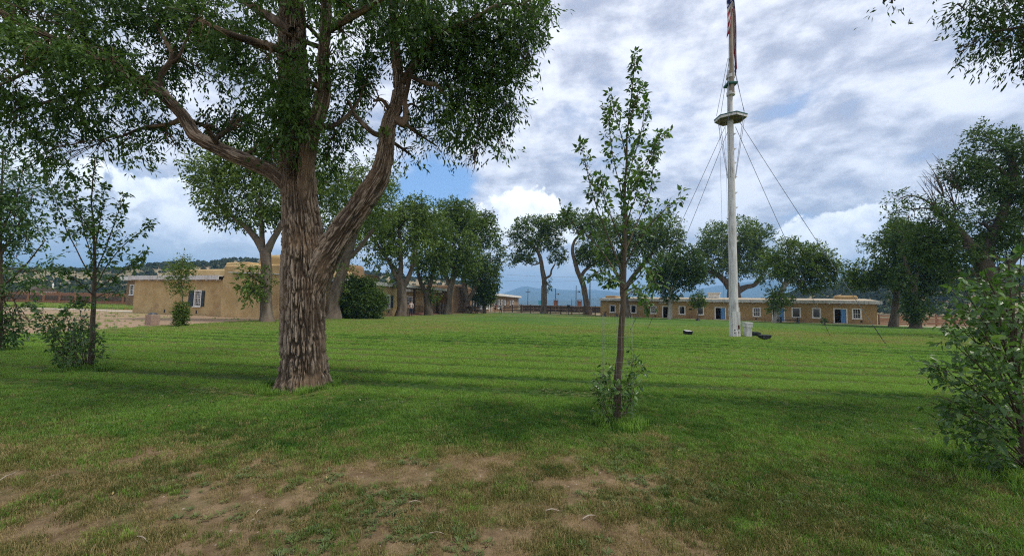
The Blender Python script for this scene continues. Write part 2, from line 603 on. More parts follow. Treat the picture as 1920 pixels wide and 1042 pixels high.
def bareness(x, y):
    n1 = fbm(np.stack([x * 0.9, y * 1.25, np.zeros_like(x)], -1), 3, 4, 0.6)
    n2 = fbm(np.stack([x * 3.6, y * 5.0, np.zeros_like(x) + 5], -1), 9, 4, 0.6)
    near = 1 - sstep(y + (n1 - 0.5) * 2.4, 3.1, 5.3)
    side = 1 - sstep(x + (n1 - 0.5) * 2.0 - (y - 2.5) * 0.25, -0.2, 2.3)
    patch = sstep(n1 * 0.5 + n2 * 0.5, 0.36, 0.55)
    b = near * (0.15 + 0.85 * side) * (0.34 + 0.66 * patch)
    # worn spot by the sapling and worn ring round the old trunk
    for (cx, cy, r, k) in ((1.62, 4.15, 0.42, 0.75), (1.85, 4.75, 0.45, 0.5), (-3.87, 7.2, 0.85, 0.75)):
        b = np.maximum(b, k * np.exp(-((x - cx) ** 2 + (y - cy) ** 2) / r ** 2) * (0.35 + 1.1 * n2))
    return np.clip(b, 0, 1)


def dryness(x, y):
    n = fbm(np.stack([x * 0.10, y * 0.16, np.zeros_like(x) + 9], -1), 61, 3, 0.55)
    n2 = fbm(np.stack([x * 0.6, y * 0.8, np.zeros_like(x) + 2], -1), 71, 3, 0.55)
    band = np.exp(-((y - 27) / 9.0) ** 2) * np.exp(-((x + 1) / 24.0) ** 2) * (0.6 + 0.8 * n2)
    nearr = np.exp(-((y - 4.3) / 1.5) ** 2) * (0.5 + 0.5 * sstep(x, 1.5, 4.0))
    return np.clip((n - 0.46) * 1.5 + 0.62 * band + 0.40 * nearr + (n2 - 0.5) * 0.7, 0, 1)


xs = np.array([-9000, -1500, -300, -90, -30, 0, 30, 90, 300, 1500, 9000], float)
ys = np.array([-9000, -800, -100, -20, 0, 30, 90, 300, 1500, 9000], float)
XX, YY = np.meshgrid(xs, ys)
GV = np.stack([XX, YY, np.zeros_like(XX)], -1).reshape(-1, 3)
idx = np.arange(XX.size).reshape(XX.shape)
GF = np.stack([idx[:-1, :-1], idx[:-1, 1:], idx[1:, 1:], idx[1:, :-1]], -1).reshape(-1, 4)
m, n = new_mat('ground_dirt')
co = n.node('ShaderNodeTexCoord').outputs['Object']
sp = n.node('ShaderNodeSeparateXYZ', {0: co})
rr = n.node('ShaderNodeVectorMath', {0: co}, operation='LENGTH').outputs['Value']
dirt = n.mix(n.smooth(n.noise(co, 0.5, 6, 0.65), 0.38, 0.66), (0.245, 0.168, 0.108), (0.315, 0.226, 0.152))
dirt = n.mix(n.smooth(n.noise(co, 0.16, 5, 0.6), 0.50, 0.62), dirt, (0.25, 0.21, 0.10))
steppe = n.mix(n.smooth(n.noise(co, 0.03, 6, 0.65), 0.4, 0.62), (0.19, 0.17, 0.095), (0.115, 0.13, 0.07))
steppe = n.mix(n.smooth(n.noise(co, 0.004, 6, 0.65), 0.45, 0.6), steppe, (0.26, 0.22, 0.15))
col = n.mix(n.smooth(n.m('ADD', rr, n.m('MULTIPLY', n.noise(co, 0.08, 3), 40.0)), 70.0, 130.0), dirt, steppe)
p = n.node('ShaderNodeBsdfPrincipled', {'Base Color': col, 'Roughness': 0.97, 'Specular IOR Level': 0.1})
b = n.node('ShaderNodeBump', {'Strength': 0.7, 'Distance': 0.05, 'Height': n.noise(co, 6.0, 7, 0.7)})
n.t.links.new(b.outputs[0], p.inputs['Normal'])
out(n, p.outputs[0])
ground = tag(mesh_np('ground', GV, [GF], m), kind='structure')

# the lawn, one sheet with clean edges
LY = [-6, 0, 12, 20, 29, 33, 37, 46, 58, 66, 74]
LX = [-20.6, -20.3, -20.0, -19.8, -19.4, -17.4, -16.0, -13.0, -9.4, -7.0, -3.0]
RY = [-6, 0, 30, 40, 46.0, 48.0, 52.3, 58, 64, 68.5, 74]
RX = [40, 46, 55, 50, 47.0, 44.5, 37.5, 27.6, 18.0, 13.5, 13.0]
ygrid = np.unique(np.concatenate([np.linspace(-6, 1.4, 12), np.arange(1.4, 9, 0.045), np.linspace(9, 30, 170), np.linspace(30, 74, 120)]))
ug = np.linspace(0, 1, 520)
lx = np.interp(ygrid, LY, LX)
rx = np.interp(ygrid, RY, RX)
wob = (fbm(np.stack([ygrid * 0.35, ygrid * 0, ygrid * 0], -1), 5, 4, 0.6) - 0.5) * 0.9
lx = lx + wob
# finer columns near the camera's axis
uu = (np.sinh((ug - 0.36) * 5.2) - np.sinh(-0.36 * 5.2)) / (np.sinh(0.64 * 5.2) - np.sinh(-0.36 * 5.2))
GX = lx[:, None] + uu[None, :] * (rx - lx)[:, None]
GY = ygrid[:, None] + 0 * GX
bare = bareness(GX, GY)
dryv = dryness(GX, GY)
sa, sb = stripes(GX, GY)
lumps = fbm(np.stack([GX * 1.6, GY * 1.6, GX * 0], -1), 21, 4, 0.55)
fine = fbm(np.stack([GX * 14, GY * 14, GX * 0], -1), 22, 2, 0.5)
ZZ = 0.006 + 0.035 * lumps + 0.006 * fine
ZZ *= sstep(GX - lx[:, None], 0.0, 0.5)
idx = np.arange(GX.size).reshape(GX.shape)
LF = np.stack([idx[:-1, :-1], idx[:-1, 1:], idx[1:, 1:], idx[1:, :-1]], -1).reshape(-1, 4)
m, n = new_mat('lawn_turf')
co = n.node('ShaderNodeTexCoord').outputs['Object']
ab = n.node('ShaderNodeAttribute', attribute_name='bare').outputs['Fac']
ad = n.node('ShaderNodeAttribute', attribute_name='dry').outputs['Fac']
ast = n.node('ShaderNodeAttribute', attribute_name='track').outputs['Fac']
nn = n.noise(co, 9.0, 6, 0.7)
n3 = n.noise(co, 1.1, 5, 0.6)
green = n.mix(n.smooth(nn, 0.35, 0.65), (0.060, 0.118, 0.016), (0.115, 0.205, 0.028))
green = n.mix(n.m('MULTIPLY', n.smooth(n3, 0.4, 0.65), 0.5), green, (0.045, 0.12, 0.018))
green = n.mix(n.m('MULTIPLY', ast, 0.85), green, (0.026, 0.050, 0.011))
drycol = n.mix(n.smooth(nn, 0.3, 0.7), (0.16, 0.150, 0.040), (0.22, 0.195, 0.065))
turf = n.mix(n.m('MULTIPLY', ad, 0.85), green, drycol)
soil = n.mix(n.smooth(n.noise(co, 5.0, 7, 0.7), 0.38, 0.64), (0.15, 0.102, 0.056), (0.265, 0.188, 0.108))
thatch = n.mix(n.smooth(nn, 0.4, 0.6), (0.11, 0.085, 0.04), (0.19, 0.155, 0.075))
soil = n.mix(n.smooth(n.noise(co, 2.1, 5, 0.65), 0.48, 0.62), soil, thatch)
f = n.smooth(n.m('ADD', ab, n.m('MULTIPLY', n.m('SUBTRACT', nn, 0.5), 0.5)), 0.18, 0.5)
col = n.mix(f, turf, soil)
p = n.node('ShaderNodeBsdfPrincipled', {'Base Color': col, 'Roughness': 0.95, 'Specular IOR Level': 0.12})
b = n.node('ShaderNodeBump', {'Strength': 1.0, 'Distance': 0.03, 'Height': n.noise(co, 26.0, 7, 0.75)})
n.t.links.new(b.outputs[0], p.inputs['Normal'])
out(n, p.outputs[0])
track = (1 - sstep(sa, 0.24, 0.66)) * sstep(GY, 5.0, 8.0)
lawn = tag(mesh_np('lawn', np.stack([GX, GY, ZZ], -1).reshape(-1, 3), [LF], m, None,
                   {'bare': bare.ravel(), 'dry': dryv.ravel(), 'track': track.ravel()}, True), kind='structure')

# pale walks
def strip(name, pts, width, mat, z=0.008):
    pts = [Vector((x, y, 0)) for x, y in pts]
    mb = MB()
    L, Rr = [], []
    for k, p in enumerate(pts):
        d = (pts[min(k + 1, len(pts) - 1)] - pts[max(k - 1, 0)]).normalized()
        nrm = Vector((-d.y, d.x, 0))
        L.append(p + nrm * width / 2)
        Rr.append(p - nrm * width / 2)
    for k in range(len(pts) - 1):
        a, b_, c, d = Rr[k], Rr[k + 1], L[k + 1], L[k]
        mb.add([(q.x, q.y, 0.0) for q in (a, b_, c, d)] + [(q.x, q.y, z) for q in (a, b_, c, d)],
               [(4, 5, 6, 7), (0, 1, 5, 4), (1, 2, 6, 5), (2, 3, 7, 6), (3, 0, 4, 7)])
    return tag(mb.build(name, mat), kind='structure')


strip('path', [(-60, 48.5), (-48, 45.5), (-40.5, 43.0)], 1.3, M['concrete'], 0.02)
strip('path', [(13.6, 66.6), (28, 58.2), (38, 52.3), (45.2, 47.9), (50, 45.2), (62, 41)], 1.5, M['concrete'], 0.012)

# ------------------------------------------------------------------ hills and mountains
def hill(name, prof, d0, d1, dback, mat, nu, nv, rough, seed, zbase=-3.0):
    """ridge profile given in the picture, standing d1 metres away, rising from d0"""
    px = np.array([p[0] for p in prof], float)
    D = [ray(p[0], p[1]) for p in prof]
    azs = np.array([math.atan2(d.x, d.y) for d in D])
    hs = np.array([d.z / math.hypot(d.x, d.y) * d1 + EYE for d in D])
    a = np.linspace(azs[0], azs[-1], nu)
    h = np.interp(a, azs, hs)
    k = np.ones(5) / 5
    h = np.convolve(np.pad(h, 2, 'edge'), k, 'valid')
    t = np.linspace(0, 1.35, nv)
    dist = d0 + (d1 - d0) * np.minimum(t, 1) + (dback - d1) * np.maximum(t - 1, 0) / 0.35
    up = np.where(t <= 1, sstep(t, 0, 1) ** 0.9, 1 - 0.8 * sstep(t, 1.0, 1.35))
    A, T = np.meshgrid(a, dist, indexing='ij')
    X = np.sin(A) * T
    Y = np.cos(A) * T
    nz = fbm(np.stack([X / (0.22 * (d1 - d0)), Y / (0.22 * (d1 - d0)), X * 0], -1), seed, 5, 0.5) - 0.5
    U = np.broadcast_to(up[None, :], A.shape)
    Z = zbase + (h[:, None] - zbase) * U + nz * rough * U * (1 - 0.85 * np.exp(-((np.broadcast_to(t[None, :], A.shape) - 1) / 0.12) ** 2))
    edge = sstep(np.minimum(a - a[0], a[-1] - a), 0, 0.02)
    Z = zbase + (Z - zbase) * edge[:, None]
    idx = np.arange(X.size).reshape(X.shape)
    F = np.stack([idx[:-1, :-1], idx[:-1, 1:], idx[1:, 1:], idx[1:, :-1]], -1).reshape(-1, 4)[:, ::-1]
    V = np.stack([X, Y, Z], -1)
    tag(mesh_np(name, V.reshape(-1, 3), [F], mat, None, None, True), kind='structure')
    return V


hill_m = pmat('hill_soil', (0.20, 0.165, 0.095), (0.30, 0.235, 0.15), 0.03, 0.97, 0.4, 0.2, 0.1, c3=(0.115, 0.125, 0.06), s3=1.6)
mount_m = pmat('mountain_forest', (0.018, 0.036, 0.030), (0.035, 0.055, 0.036), 0.0035, 0.97, c3=(0.09, 0.095, 0.06), s3=1.5, lo=0.42, hi=0.6)
HL = hill('hills', [(-500, 509), (-250, 502), (0, 507), (120, 511), (180, 513), (225, 509), (300, 497), (360, 495), (430, 490), (520, 492), (600, 501),
                    (660, 512), (710, 517), (745, 523), (800, 527), (850, 535), (895, 545), (945, 566)], 150, 430, 700, hill_m, 150, 34, 16, 3)
HR = hill('hills', [(1405, 572), (1450, 561), (1500, 553), (1560, 546), (1600, 538), (1650, 526), (1700, 519), (1800, 514), (1900, 512), (2100, 505), (2600, 500)],
          150, 460, 720, hill_m, 110, 34, 16, 8)
MT = hill('mountains', [(640, 566), (800, 566), (880, 562), (925, 556), (950, 549), (968, 543), (985, 538), (1000, 541), (1015, 541.5), (1030, 539), (1055, 544), (1090, 545), (1130, 549),
                        (1200, 554), (1260, 551), (1330, 541), (1390, 532), (1440, 525), (1480, 528), (1530, 536), (1600, 541), (1700, 545), (1900, 550), (2100, 545), (2500, 550)],
          2900, 5600, 7000, mount_m, 300, 30, 150, 12, -8)
MT2 = hill('mountains', [(820, 569), (930, 566), (1010, 563), (1080, 562), (1130, 558), (1200, 563), (1300, 560), (1400, 557), (1500, 560), (1650, 566), (1900, 575)],
           1900, 3000, 3600, mount_m, 200, 20, 40, 17, -6)

# ------------------------------------------------------------------ scatter (for what nobody could count)
def scatter(name, P, rotz, scl, tint, variants, idx=None, tilt=None):
    """P (n,3) points carrying instances of the variant meshes; one object"""
    Np = len(P)
    me = bpy.data.meshes.new(name)
    me.vertices.add(Np)
    me.vertices.foreach_set('co', np.asarray(P, np.float32).ravel())
    rot = np.zeros((Np, 3), np.float32)
    rot[:, 2] = rotz
    if tilt is not None:
        rot[:, :2] = tilt
    a = me.attributes.new('rot', 'FLOAT_VECTOR', 'POINT')
    a.data.foreach_set('vector', rot.ravel())
    s = np.asarray(scl, np.float32)
    s3 = np.repeat(s[:, None], 3, 1) if s.ndim == 1 else s
    a = me.attributes.new('scl', 'FLOAT_VECTOR', 'POINT')
    a.data.foreach_set('vector', s3.astype(np.float32).ravel())
    a = me.attributes.new('tint', 'FLOAT', 'POINT')
    a.data.foreach_set('value', np.asarray(tint, np.float32))
    a = me.attributes.new('pick', 'INT', 'POINT')
    a.data.foreach_set('value', (np.asarray(idx, np.int32) if idx is not None else np.random.RandomState(1).randint(0, len(variants), Np).astype(np.int32)))
    o = link(bpy.data.objects.new(name, me))
    ng = bpy.data.node_groups.new(name + '_nodes', 'GeometryNodeTree')
    ng.interface.new_socket('Geometry', in_out='INPUT', socket_type='NodeSocketGeometry')
    ng.interface.new_socket('Geometry', in_out='OUTPUT', socket_type='NodeSocketGeometry')
    gi = ng.nodes.new('NodeGroupInput')
    go = ng.nodes.new('NodeGroupOutput')
    iop = ng.nodes.new('GeometryNodeInstanceOnPoints')
    g2i = ng.nodes.new('GeometryNodeGeometryToInstance')
    for v in variants[::-1]:
        oi = ng.nodes.new('GeometryNodeObjectInfo')
        oi.inputs['Object'].default_value = v
        ng.links.new(oi.outputs['Geometry'], g2i.inputs[0])

    def attr(nm, typ):
        an = ng.nodes.new('GeometryNodeInputNamedAttribute')
        an.data_type = typ
        an.inputs['Name'].default_value = nm
        return an.outputs['Attribute']
    ng.links.new(gi.outputs[0], iop.inputs['Points'])
    ng.links.new(g2i.outputs[0], iop.inputs['Instance'])
    iop.inputs['Pick Instance'].default_value = True
    ng.links.new(attr('pick', 'INT'), iop.inputs['Instance Index'])
    ng.links.new(attr('rot', 'FLOAT_VECTOR'), iop.inputs['Rotation'])
    ng.links.new(attr('scl', 'FLOAT_VECTOR'), iop.inputs['Scale'])
    ng.links.new(iop.outputs[0], go.inputs[0])
    md = o.modifiers.new('scatter', 'NODES')
    md.node_group = ng
    return tag(o, kind='stuff')


def blades(rng, n, rad, hmin, hmax, wid, lean, mat, flat=0.0, seg=2):
    """a small patch of grass blades"""
    V, F = [], []
    q = []
    t = []
    base = 0
    for k in range(n):
        r = rad * math.sqrt(rng.random())
        a = rng.random() * 6.283
        x, y = r * math.cos(a), r * math.sin(a)
        h = rng.uniform(hmin, hmax)
        d = rng.random() * 6.283
        ln = rng.uniform(0.2, 1.0) * lean
        dx_, dy_ = math.cos(d), math.sin(d)
        sx, sy = -dy_ * wid / 2, dx_ * wid / 2
        zz_ = h * math.sqrt(max(0.05, 1 - min(0.95, ln * ln)))
        V += [(x - sx, y - sy, -0.012), (x + sx, y + sy, -0.012)]
        mx, my, mz = x + dx_ * h * ln * 0.38, y + dy_ * h * ln * 0.38, zz_ * 0.6
        V += [(mx - sx * 0.8, my - sy * 0.8, mz), (mx + sx * 0.8, my + sy * 0.8, mz)]
        V += [(x + dx_ * h * ln, y + dy_ * h * ln, zz_)]
        q.append((base, base + 1, base + 3, base + 2))
        t.append((base + 2, base + 3, base + 4))
        base += 5
    me = bpy.data.meshes.new('grass_tuft')
    me.from_pydata(V, [], q + t)
    me.materials.append(mat)
    return bpy.data.objects.new('grass_tuft', me)


rg = random.Random(5)
fine_t = [blades(rg, 70, 0.085, 0.020, 0.055, 0.0035, 0.85, M['grass']) for _ in range(5)]
dull_t = [blades(rg, 60, 0.085, 0.018, 0.050, 0.0035, 0.9, M['grass_dull']) for _ in range(5)]
tall_t = [blades(rg, 26, 0.05, 0.04, 0.11, 0.0045, 0.8, M['grass']) for _ in range(4)]
tall_d = [blades(rg, 26, 0.055, 0.03, 0.085, 0.0040, 0.85, M['grass_dull']) for _ in range(4)]
mid_t = [blades(rg, 70, 0.17, 0.022, 0.052, 0.009, 0.8, M['grass']) for _ in range(4)]


def weed_tuft(rng, n, L, W):
    V, F = [], []
    for k in range(n):
        a = rng.random() * 6.283
        e = rng.uniform(0.1, 0.9)
        r0 = rng.uniform(0, 0.04)
        d = Vector((math.cos(a) * math.cos(e), math.sin(a) * math.cos(e), math.sin(e)))
        s = Vector((-math.sin(a), math.cos(a), 0))
        p = Vector((math.cos(a) * r0, math.sin(a) * r0, rng.uniform(0, 0.02)))
        l = L * rng.uniform(0.6, 1.2)
        b0 = len(V)
        V += [p, p + d * l * 0.5 + s * W, p + d * l, p + d * l * 0.5 - s * W]
        F += [(b0, b0 + 1, b0 + 2), (b0, b0 + 2, b0 + 3)]
    me = bpy.data.meshes.new('weed_tuft')
    me.from_pydata([tuple(v) for v in V], [], F)
    me.materials.append(M['weed'])
    return bpy.data.objects.new('weed_tuft', me)


weed_t = [weed_tuft(rg, 26, 0.055, 0.0075) for _ in range(4)]


def sample_area(rng, n, y0, y1, pad=1.08, xlim=(-19.5, 46)):
    """uniform points on the lawn inside the wedge the camera looks over (a step wider)"""
    a, b = 1.32 * pad, 2.4
    c0, c1 = a / 2 * y0 ** 2 + b * y0, a / 2 * y1 ** 2 + b * y1
    y = (-b + np.sqrt(b * b + 2 * a * rng.uniform(c0, c1, n))) / a
    x = rng.uniform(-1, 1, n) * (a * y + b)
    lim = np.interp(y, LY, LX) + 0.1
    ok = (x > np.maximum(xlim[0], lim)) & (x < np.minimum(xlim[1], np.interp(y, RY, RX)))
    return x[ok], y[ok]


def zground(x, y):
    l = fbm(np.stack([x * 1.6, y * 1.6, x * 0], -1), 21, 4, 0.55)
    return 0.006 + 0.035 * l


rng = np.random.RandomState(11)


def lawn_grass(name, n, y0, y1, variants, scale, keep, tintf, clump=False, dull=0):
    x, y = sample_area(rng, n, y0, y1)
    if clump:
        q = fbm(np.stack([x * 2.6, y * 2.6, x * 0 + 4], -1), 58, 3, 0.55)
        kk = q > 0.54
        x, y = x[kk], y[kk]
    b = bareness(x, y)
    a, bb = stripes(x, y)
    dr = dryness(x, y)
    k = rng.uniform(0, 1, len(x)) < keep(b, a, y)
    x, y, b, a, bb, dr = x[k], y[k], b[k], a[k], bb[k], dr[k]
    tint = tintf(x, y, b, a, bb, dr)
    s = scale(x, y, b, a)
    P = np.stack([x, y, zground(x, y)], -1)
    til = rng.normal(0, 0.12, (len(x), 2))
    return scatter(name, P, rng.uniform(0, 6.28, len(x)), s, tint, variants, rng.randint(0, len(variants) - dull, len(x)) + (dull * (rng.uniform(0, 1, len(x)) < np.clip(0.10 + 0.95 * (1 - sstep(y + 1.6 * (fbm(np.stack([x * .8, y * .8, x * 0], -1), 57, 3) - .5), 3.3, 5.4)) * (1 - 0.6 * sstep(x, 1.5, 3.5)), 0, 0.92))).astype(int) if dull else rng.randint(0, len(variants), len(x)), til)


def tint_green(x, y, b, a, bb, dr):
    base = 0.10 - 0.10 * (1 - sstep(y, 4.6, 7.2)) - 0.42 * (1 - sstep(a, 0.20, 0.85)) * sstep(y, 5.5, 9) + 0.36 * sstep(y, 6.4, 9.0) - 0.12 * sstep(y, 13, 15) + 0.10 * sstep(y, 17, 22) + 0.34 * fbm(np.stack([x * 0.9, y * 0.9, x * 0], -1), 51, 4, 0.6) * (1 - 0.5 * sstep(y, 7, 12)) + 0.06 * sstep(y, 7, 12) + 0.28 * (bb - 0.5) * sstep(y, 5, 9)  # near lawn darker, middle paler: tree shade and lit grass put into tint
    base += rng.normal(0, 0.07, len(x)) + 0.34 * np.maximum(dr, 0) + 0.35 * b
    straw = rng.uniform(0, 1, len(x)) < (0.03 + 1.1 * b * (0.55 + b) + 0.14 * dr)
    return np.clip(np.where(straw, rng.uniform(0.72, 1.0, len(x)), np.minimum(base, 0.54 + 0.34 * np.clip(dr, 0, 1) * sstep(y, 12, 18))), 0, 1)


def tint_clump(x, y, b, a, bb, dr):
    q = fbm(np.stack([x * 1.3, y * 1.3, x * 0 + 4], -1), 59, 2)
    return np.clip(0.22 + 0.9 * (q - 0.45) + rng.normal(0, 0.12, len(x)), 0.05, 0.95)


trk = lambda a, y: (1 - sstep(a, 0.24, 0.66)) * sstep(y, 5.0, 8.0)
lawn_grass('grass', 98000, 1.3, 12.5, fine_t + dull_t,
           lambda x, y, b, a: rng.uniform(0.75, 1.35, len(x)) * (1 - 0.6 * trk(a, y)) * (1 - 0.30 * b),
           lambda b, a, y: np.clip(1.02 - 0.97 * sstep(b, 0.22, 1.0), 0.22, 1) * (1 - 0.45 * trk(a, y)) * (1 - sstep(y, 8.5, 12.5)), tint_green, dull=5)
lawn_grass('grass', 118000, 7.5, 40, mid_t,
           lambda x, y, b, a: rng.uniform(0.8, 1.3, len(x)) * (1 - 0.5 * trk(a, y)),
           lambda b, a, y: (1 - 0.55 * trk(a, y)) * (1 - sstep(y, 18, 40)) * sstep(y, 7.5, 11.5), tint_green)
lawn_grass('grass', 48000, 1.3, 6.0, tall_t[:1] + tall_d,
           lambda x, y, b, a: rng.uniform(0.6, 1.1, len(x)) * (1 - 0.35 * b),
           lambda b, a, y: np.clip(0.15 + b, 0, 0.55) * (1 - 0.8 * sstep(y, 3.6, 6.0)), tint_clump, clump=True)


# long grass the mower leaves round the trunks' feet
fx, fy = [], []
for cx, cy, r0, r1, nn_ in ((-3.87, 7.28, 0.50, 0.72, 260), (1.42, 5.38, 0.05, 0.36, 200), (-9.1, 8.6, 0.05, 0.6, 220), (5.05, 3.95, 0.1, 0.9, 420)):
    a_ = rng.uniform(0, 6.28, nn_)
    r_ = r0 + (r1 - r0) * rng.uniform(0, 1, nn_) ** 1.3
    fx.append(cx + r_ * np.cos(a_))
    fy.append(cy + r_ * np.sin(a_))
x, y = np.concatenate(fx), np.concatenate(fy)
scatter('grass', np.stack([x, y, zground(x, y)], -1), rng.uniform(0, 6.28, len(x)), rng.uniform(0.7, 1.7, len(x)), np.clip(rng.normal(0.33, 0.16, len(x)), 0, 1), tall_t)

# broad-leaved weeds in loose colonies
x, y = sample_area(rng, 42000, 1.7, 8.0)
cl = fbm(np.stack([x * 0.8, y * 0.8, x * 0], -1), 91, 3, 0.55)
cl2 = fbm(np.stack([x * 3, y * 3, x * 0], -1), 92, 2, 0.55)
k = rng.uniform(0, 1, len(x)) < sstep(cl * 0.6 + cl2 * 0.4, 0.50, 0.64) * (0.45 + 0.55 * (1 - sstep(y, 4.5, 8.0))) * 0.75
x, y = x[k], y[k]
scatter('weeds', np.stack([x, y, zground(x, y) + 0.004], -1), rng.uniform(0, 6.28, len(x)), rng.uniform(0.28, 0.72, len(x)),
        np.clip(0.40 + 0.5 * fbm(np.stack([x, y, x * 0], -1), 93, 2) + rng.normal(0, 0.12, len(x)) - 0.1, 0, 1), weed_t)

# little stones on the bare soil
pv = []
for k in range(3):
    mb = MB().ball((0, 0, 0), (1, 0.7, 0.55), 7, 5)
    mb.v = [tuple(np.array(v) * (1 + 0.25 * (rg.random() - 0.5))) for v in mb.v]
    o = mb.build('stone', M['pebble'])
    COL.objects.unlink(o)
    pv.append(o)
x, y = sample_area(rng, 9000, 1.7, 5.6)
b = bareness(x, y)
k = rng.uniform(0, 1, len(x)) < sstep(b, 0.25, 0.6) * 0.38
x, y = x[k], y[k]
scatter('gravel', np.stack([x, y, zground(x, y) + 0.002], -1), rng.uniform(0, 6.28, len(x)), 0.003 + 0.010 * rng.uniform(0, 1, len(x)) ** 3, rng.uniform(0, 1, len(x)), pv)

# dry leaves dropped on the grass
lv = []
for k in range(3):
    me = bpy.data.meshes.new('fallen_leaf')
    me.from_pydata([(0, 0, 0), (.012, .022, .006), (0, .055, .003 + .006 * k), (-.012, .024, .007)], [], [(0, 1, 2), (0, 2, 3)])
    me.materials.append(pmat('dry_leaf', [(0.30, 0.23, 0.10), (0.22, 0.14, 0.07), (0.34, 0.31, 0.18)][k]))
    lv.append(bpy.data.objects.new('fallen_leaf', me))
x, y = sample_area(rng, 700, 2.0, 13.0)
k = rng.uniform(0, 1, len(x)) < 0.25 + 0.75 * np.exp(-((x + 3.8) ** 2 + (y - 7) ** 2) / 9.0)
x, y = x[k], y[k]
scatter('fallen_leaves', np.stack([x, y, zground(x, y) + 0.032], -1), rng.uniform(0, 6.28, len(x)), rng.uniform(0.4, 0.85, len(x)), rng.uniform(0, 1, len(x)), lv, None, rng.normal(0, 0.4, (len(x), 2)))

# rank yellow grass in front of the back-left fence, and along walls
tv = [blades(rg, 50, 0.30, 0.15, 0.55, 0.03, 0.7, M['grass']) for _ in range(3)]
x = rng.uniform(-100, -40, 5200)
y = rng.uniform(50, 66, 5200)
k = y > 46 + (-40 - x) * 0.05 + 2
x, y = x[k], y[k]
scatter('weeds', np.stack([x, y, 0 * x], -1), rng.uniform(0, 6.28, len(x)), rng.uniform(0.6, 1.1, len(x)), np.clip(rng.normal(0.62, 0.14, len(x)), 0, 1), tv)
# sparse tufts on the dirt yard between lawn and buildings
x = rng.uniform(-40, -18, 2600)
y = rng.uniform(16, 42, 2600)
cl = fbm(np.stack([x * 0.3, y * 0.5, x * 0], -1), 95, 3)
k = (x < np.interp(y, LY, LX) - 0.2) & (rng.uniform(0, 1, len(x)) < sstep(cl, 0.45, 0.7)) & (y < 32 - (x + 22) * 0.4)
x, y = x[k], y[k]
scatter('weeds', np.stack([x, y, 0 * x], -1), rng.uniform(0, 6.28, len(x)), rng.uniform(0.12, 0.30, len(x)), np.clip(rng.normal(0.5, 0.15, len(x)), 0, 1), tv)

# junipers dotted over the hills (a far-off scrub that reads as one mass)
def shrub_blob(rng):
    V, F = [], []
    for k in range(70):
        a = rng.random() * 6.283
        e = rng.uniform(-0.2, 1.5)
        r = rng.uniform(0.55, 1.0)
        c = Vector((math.cos(a) * math.cos(e) * r, math.sin(a) * math.cos(e) * r, 0.75 + math.sin(e) * r * 1.0))
        n_ = Vector((rng.gauss(0, 1), rng.gauss(0, 1), rng.gauss(0, 1))).normalized()
        u = n_.orthogonal().normalized() * 0.36
        v = n_.cross(u)
        b0 = len(V)
        V += [c - u - v, c + u - v * 0.6, c + u * 0.7 + v, c - u * 0.8 + v * 0.9]
        F += [(b0, b0 + 1, b0 + 2, b0 + 3)]
    me = bpy.data.meshes.new('juniper')
    me.from_pydata([tuple(v) for v in V], [], F)
    me.materials.append(M['juniper'])
    return bpy.data.objects.new('juniper', me)


jv = [shrub_blob(rg) for _ in range(4)]
for V, nb in ((HL, 11000), (HR, 6500)):
    nu, nv_ = V.shape[:2]
    i = rng.uniform(0, nu - 1.01, nb)
    j = rng.uniform(1, nv_ - 6.01, nb)
    i0, j0 = i.astype(int), j.astype(int)
    fi, fj = (i - i0)[:, None], (j - j0)[:, None]
    P = (V[i0, j0] * (1 - fi) * (1 - fj) + V[i0 + 1, j0] * fi * (1 - fj) + V[i0, j0 + 1] * (1 - fi) * fj + V[i0 + 1, j0 + 1] * fi * fj)
    cl = fbm(np.stack([P[:, 0] / 45, P[:, 1] / 45, P[:, 0] * 0], -1), 97, 3)
    hgt = P[:, 2] - V[:, :, 2].min()
    k = (rng.uniform(0, 1, nb) < (0.12 + 0.6 * sstep(cl + 0.002 * hgt, 0.40, 0.66))) & (P[:, 2] > 0.5)
    P = P[k]
    scatter('scrub', P, rng.uniform(0, 6.28, len(P)), rng.uniform(0.7, 1.7, len(P)), rng.uniform(0, 1, len(P)), jv)

# ------------------------------------------------------------------ air
hz = MB().box(-8200, 8200, -400, 8400, -9.5, 520)
mh, n = new_mat('haze_air')
vol = n.node('ShaderNodeVolumePrincipled', {'Color': (0.34, 0.64, 1.0), 'Density': 3.0e-4, 'Anisotropy': 0.0})
n.t.links.new(vol.outputs[0], n.node('ShaderNodeOutputMaterial').inputs['Volume'])
haze = tag(hz.build('haze', mh), kind='stuff')

# ------------------------------------------------------------------ buildings
def frame_of(O, u):
    """an Empty at O whose +x runs along the wall to the viewer's right, +y goes in"""
    return math.atan2(u[1], u[0])


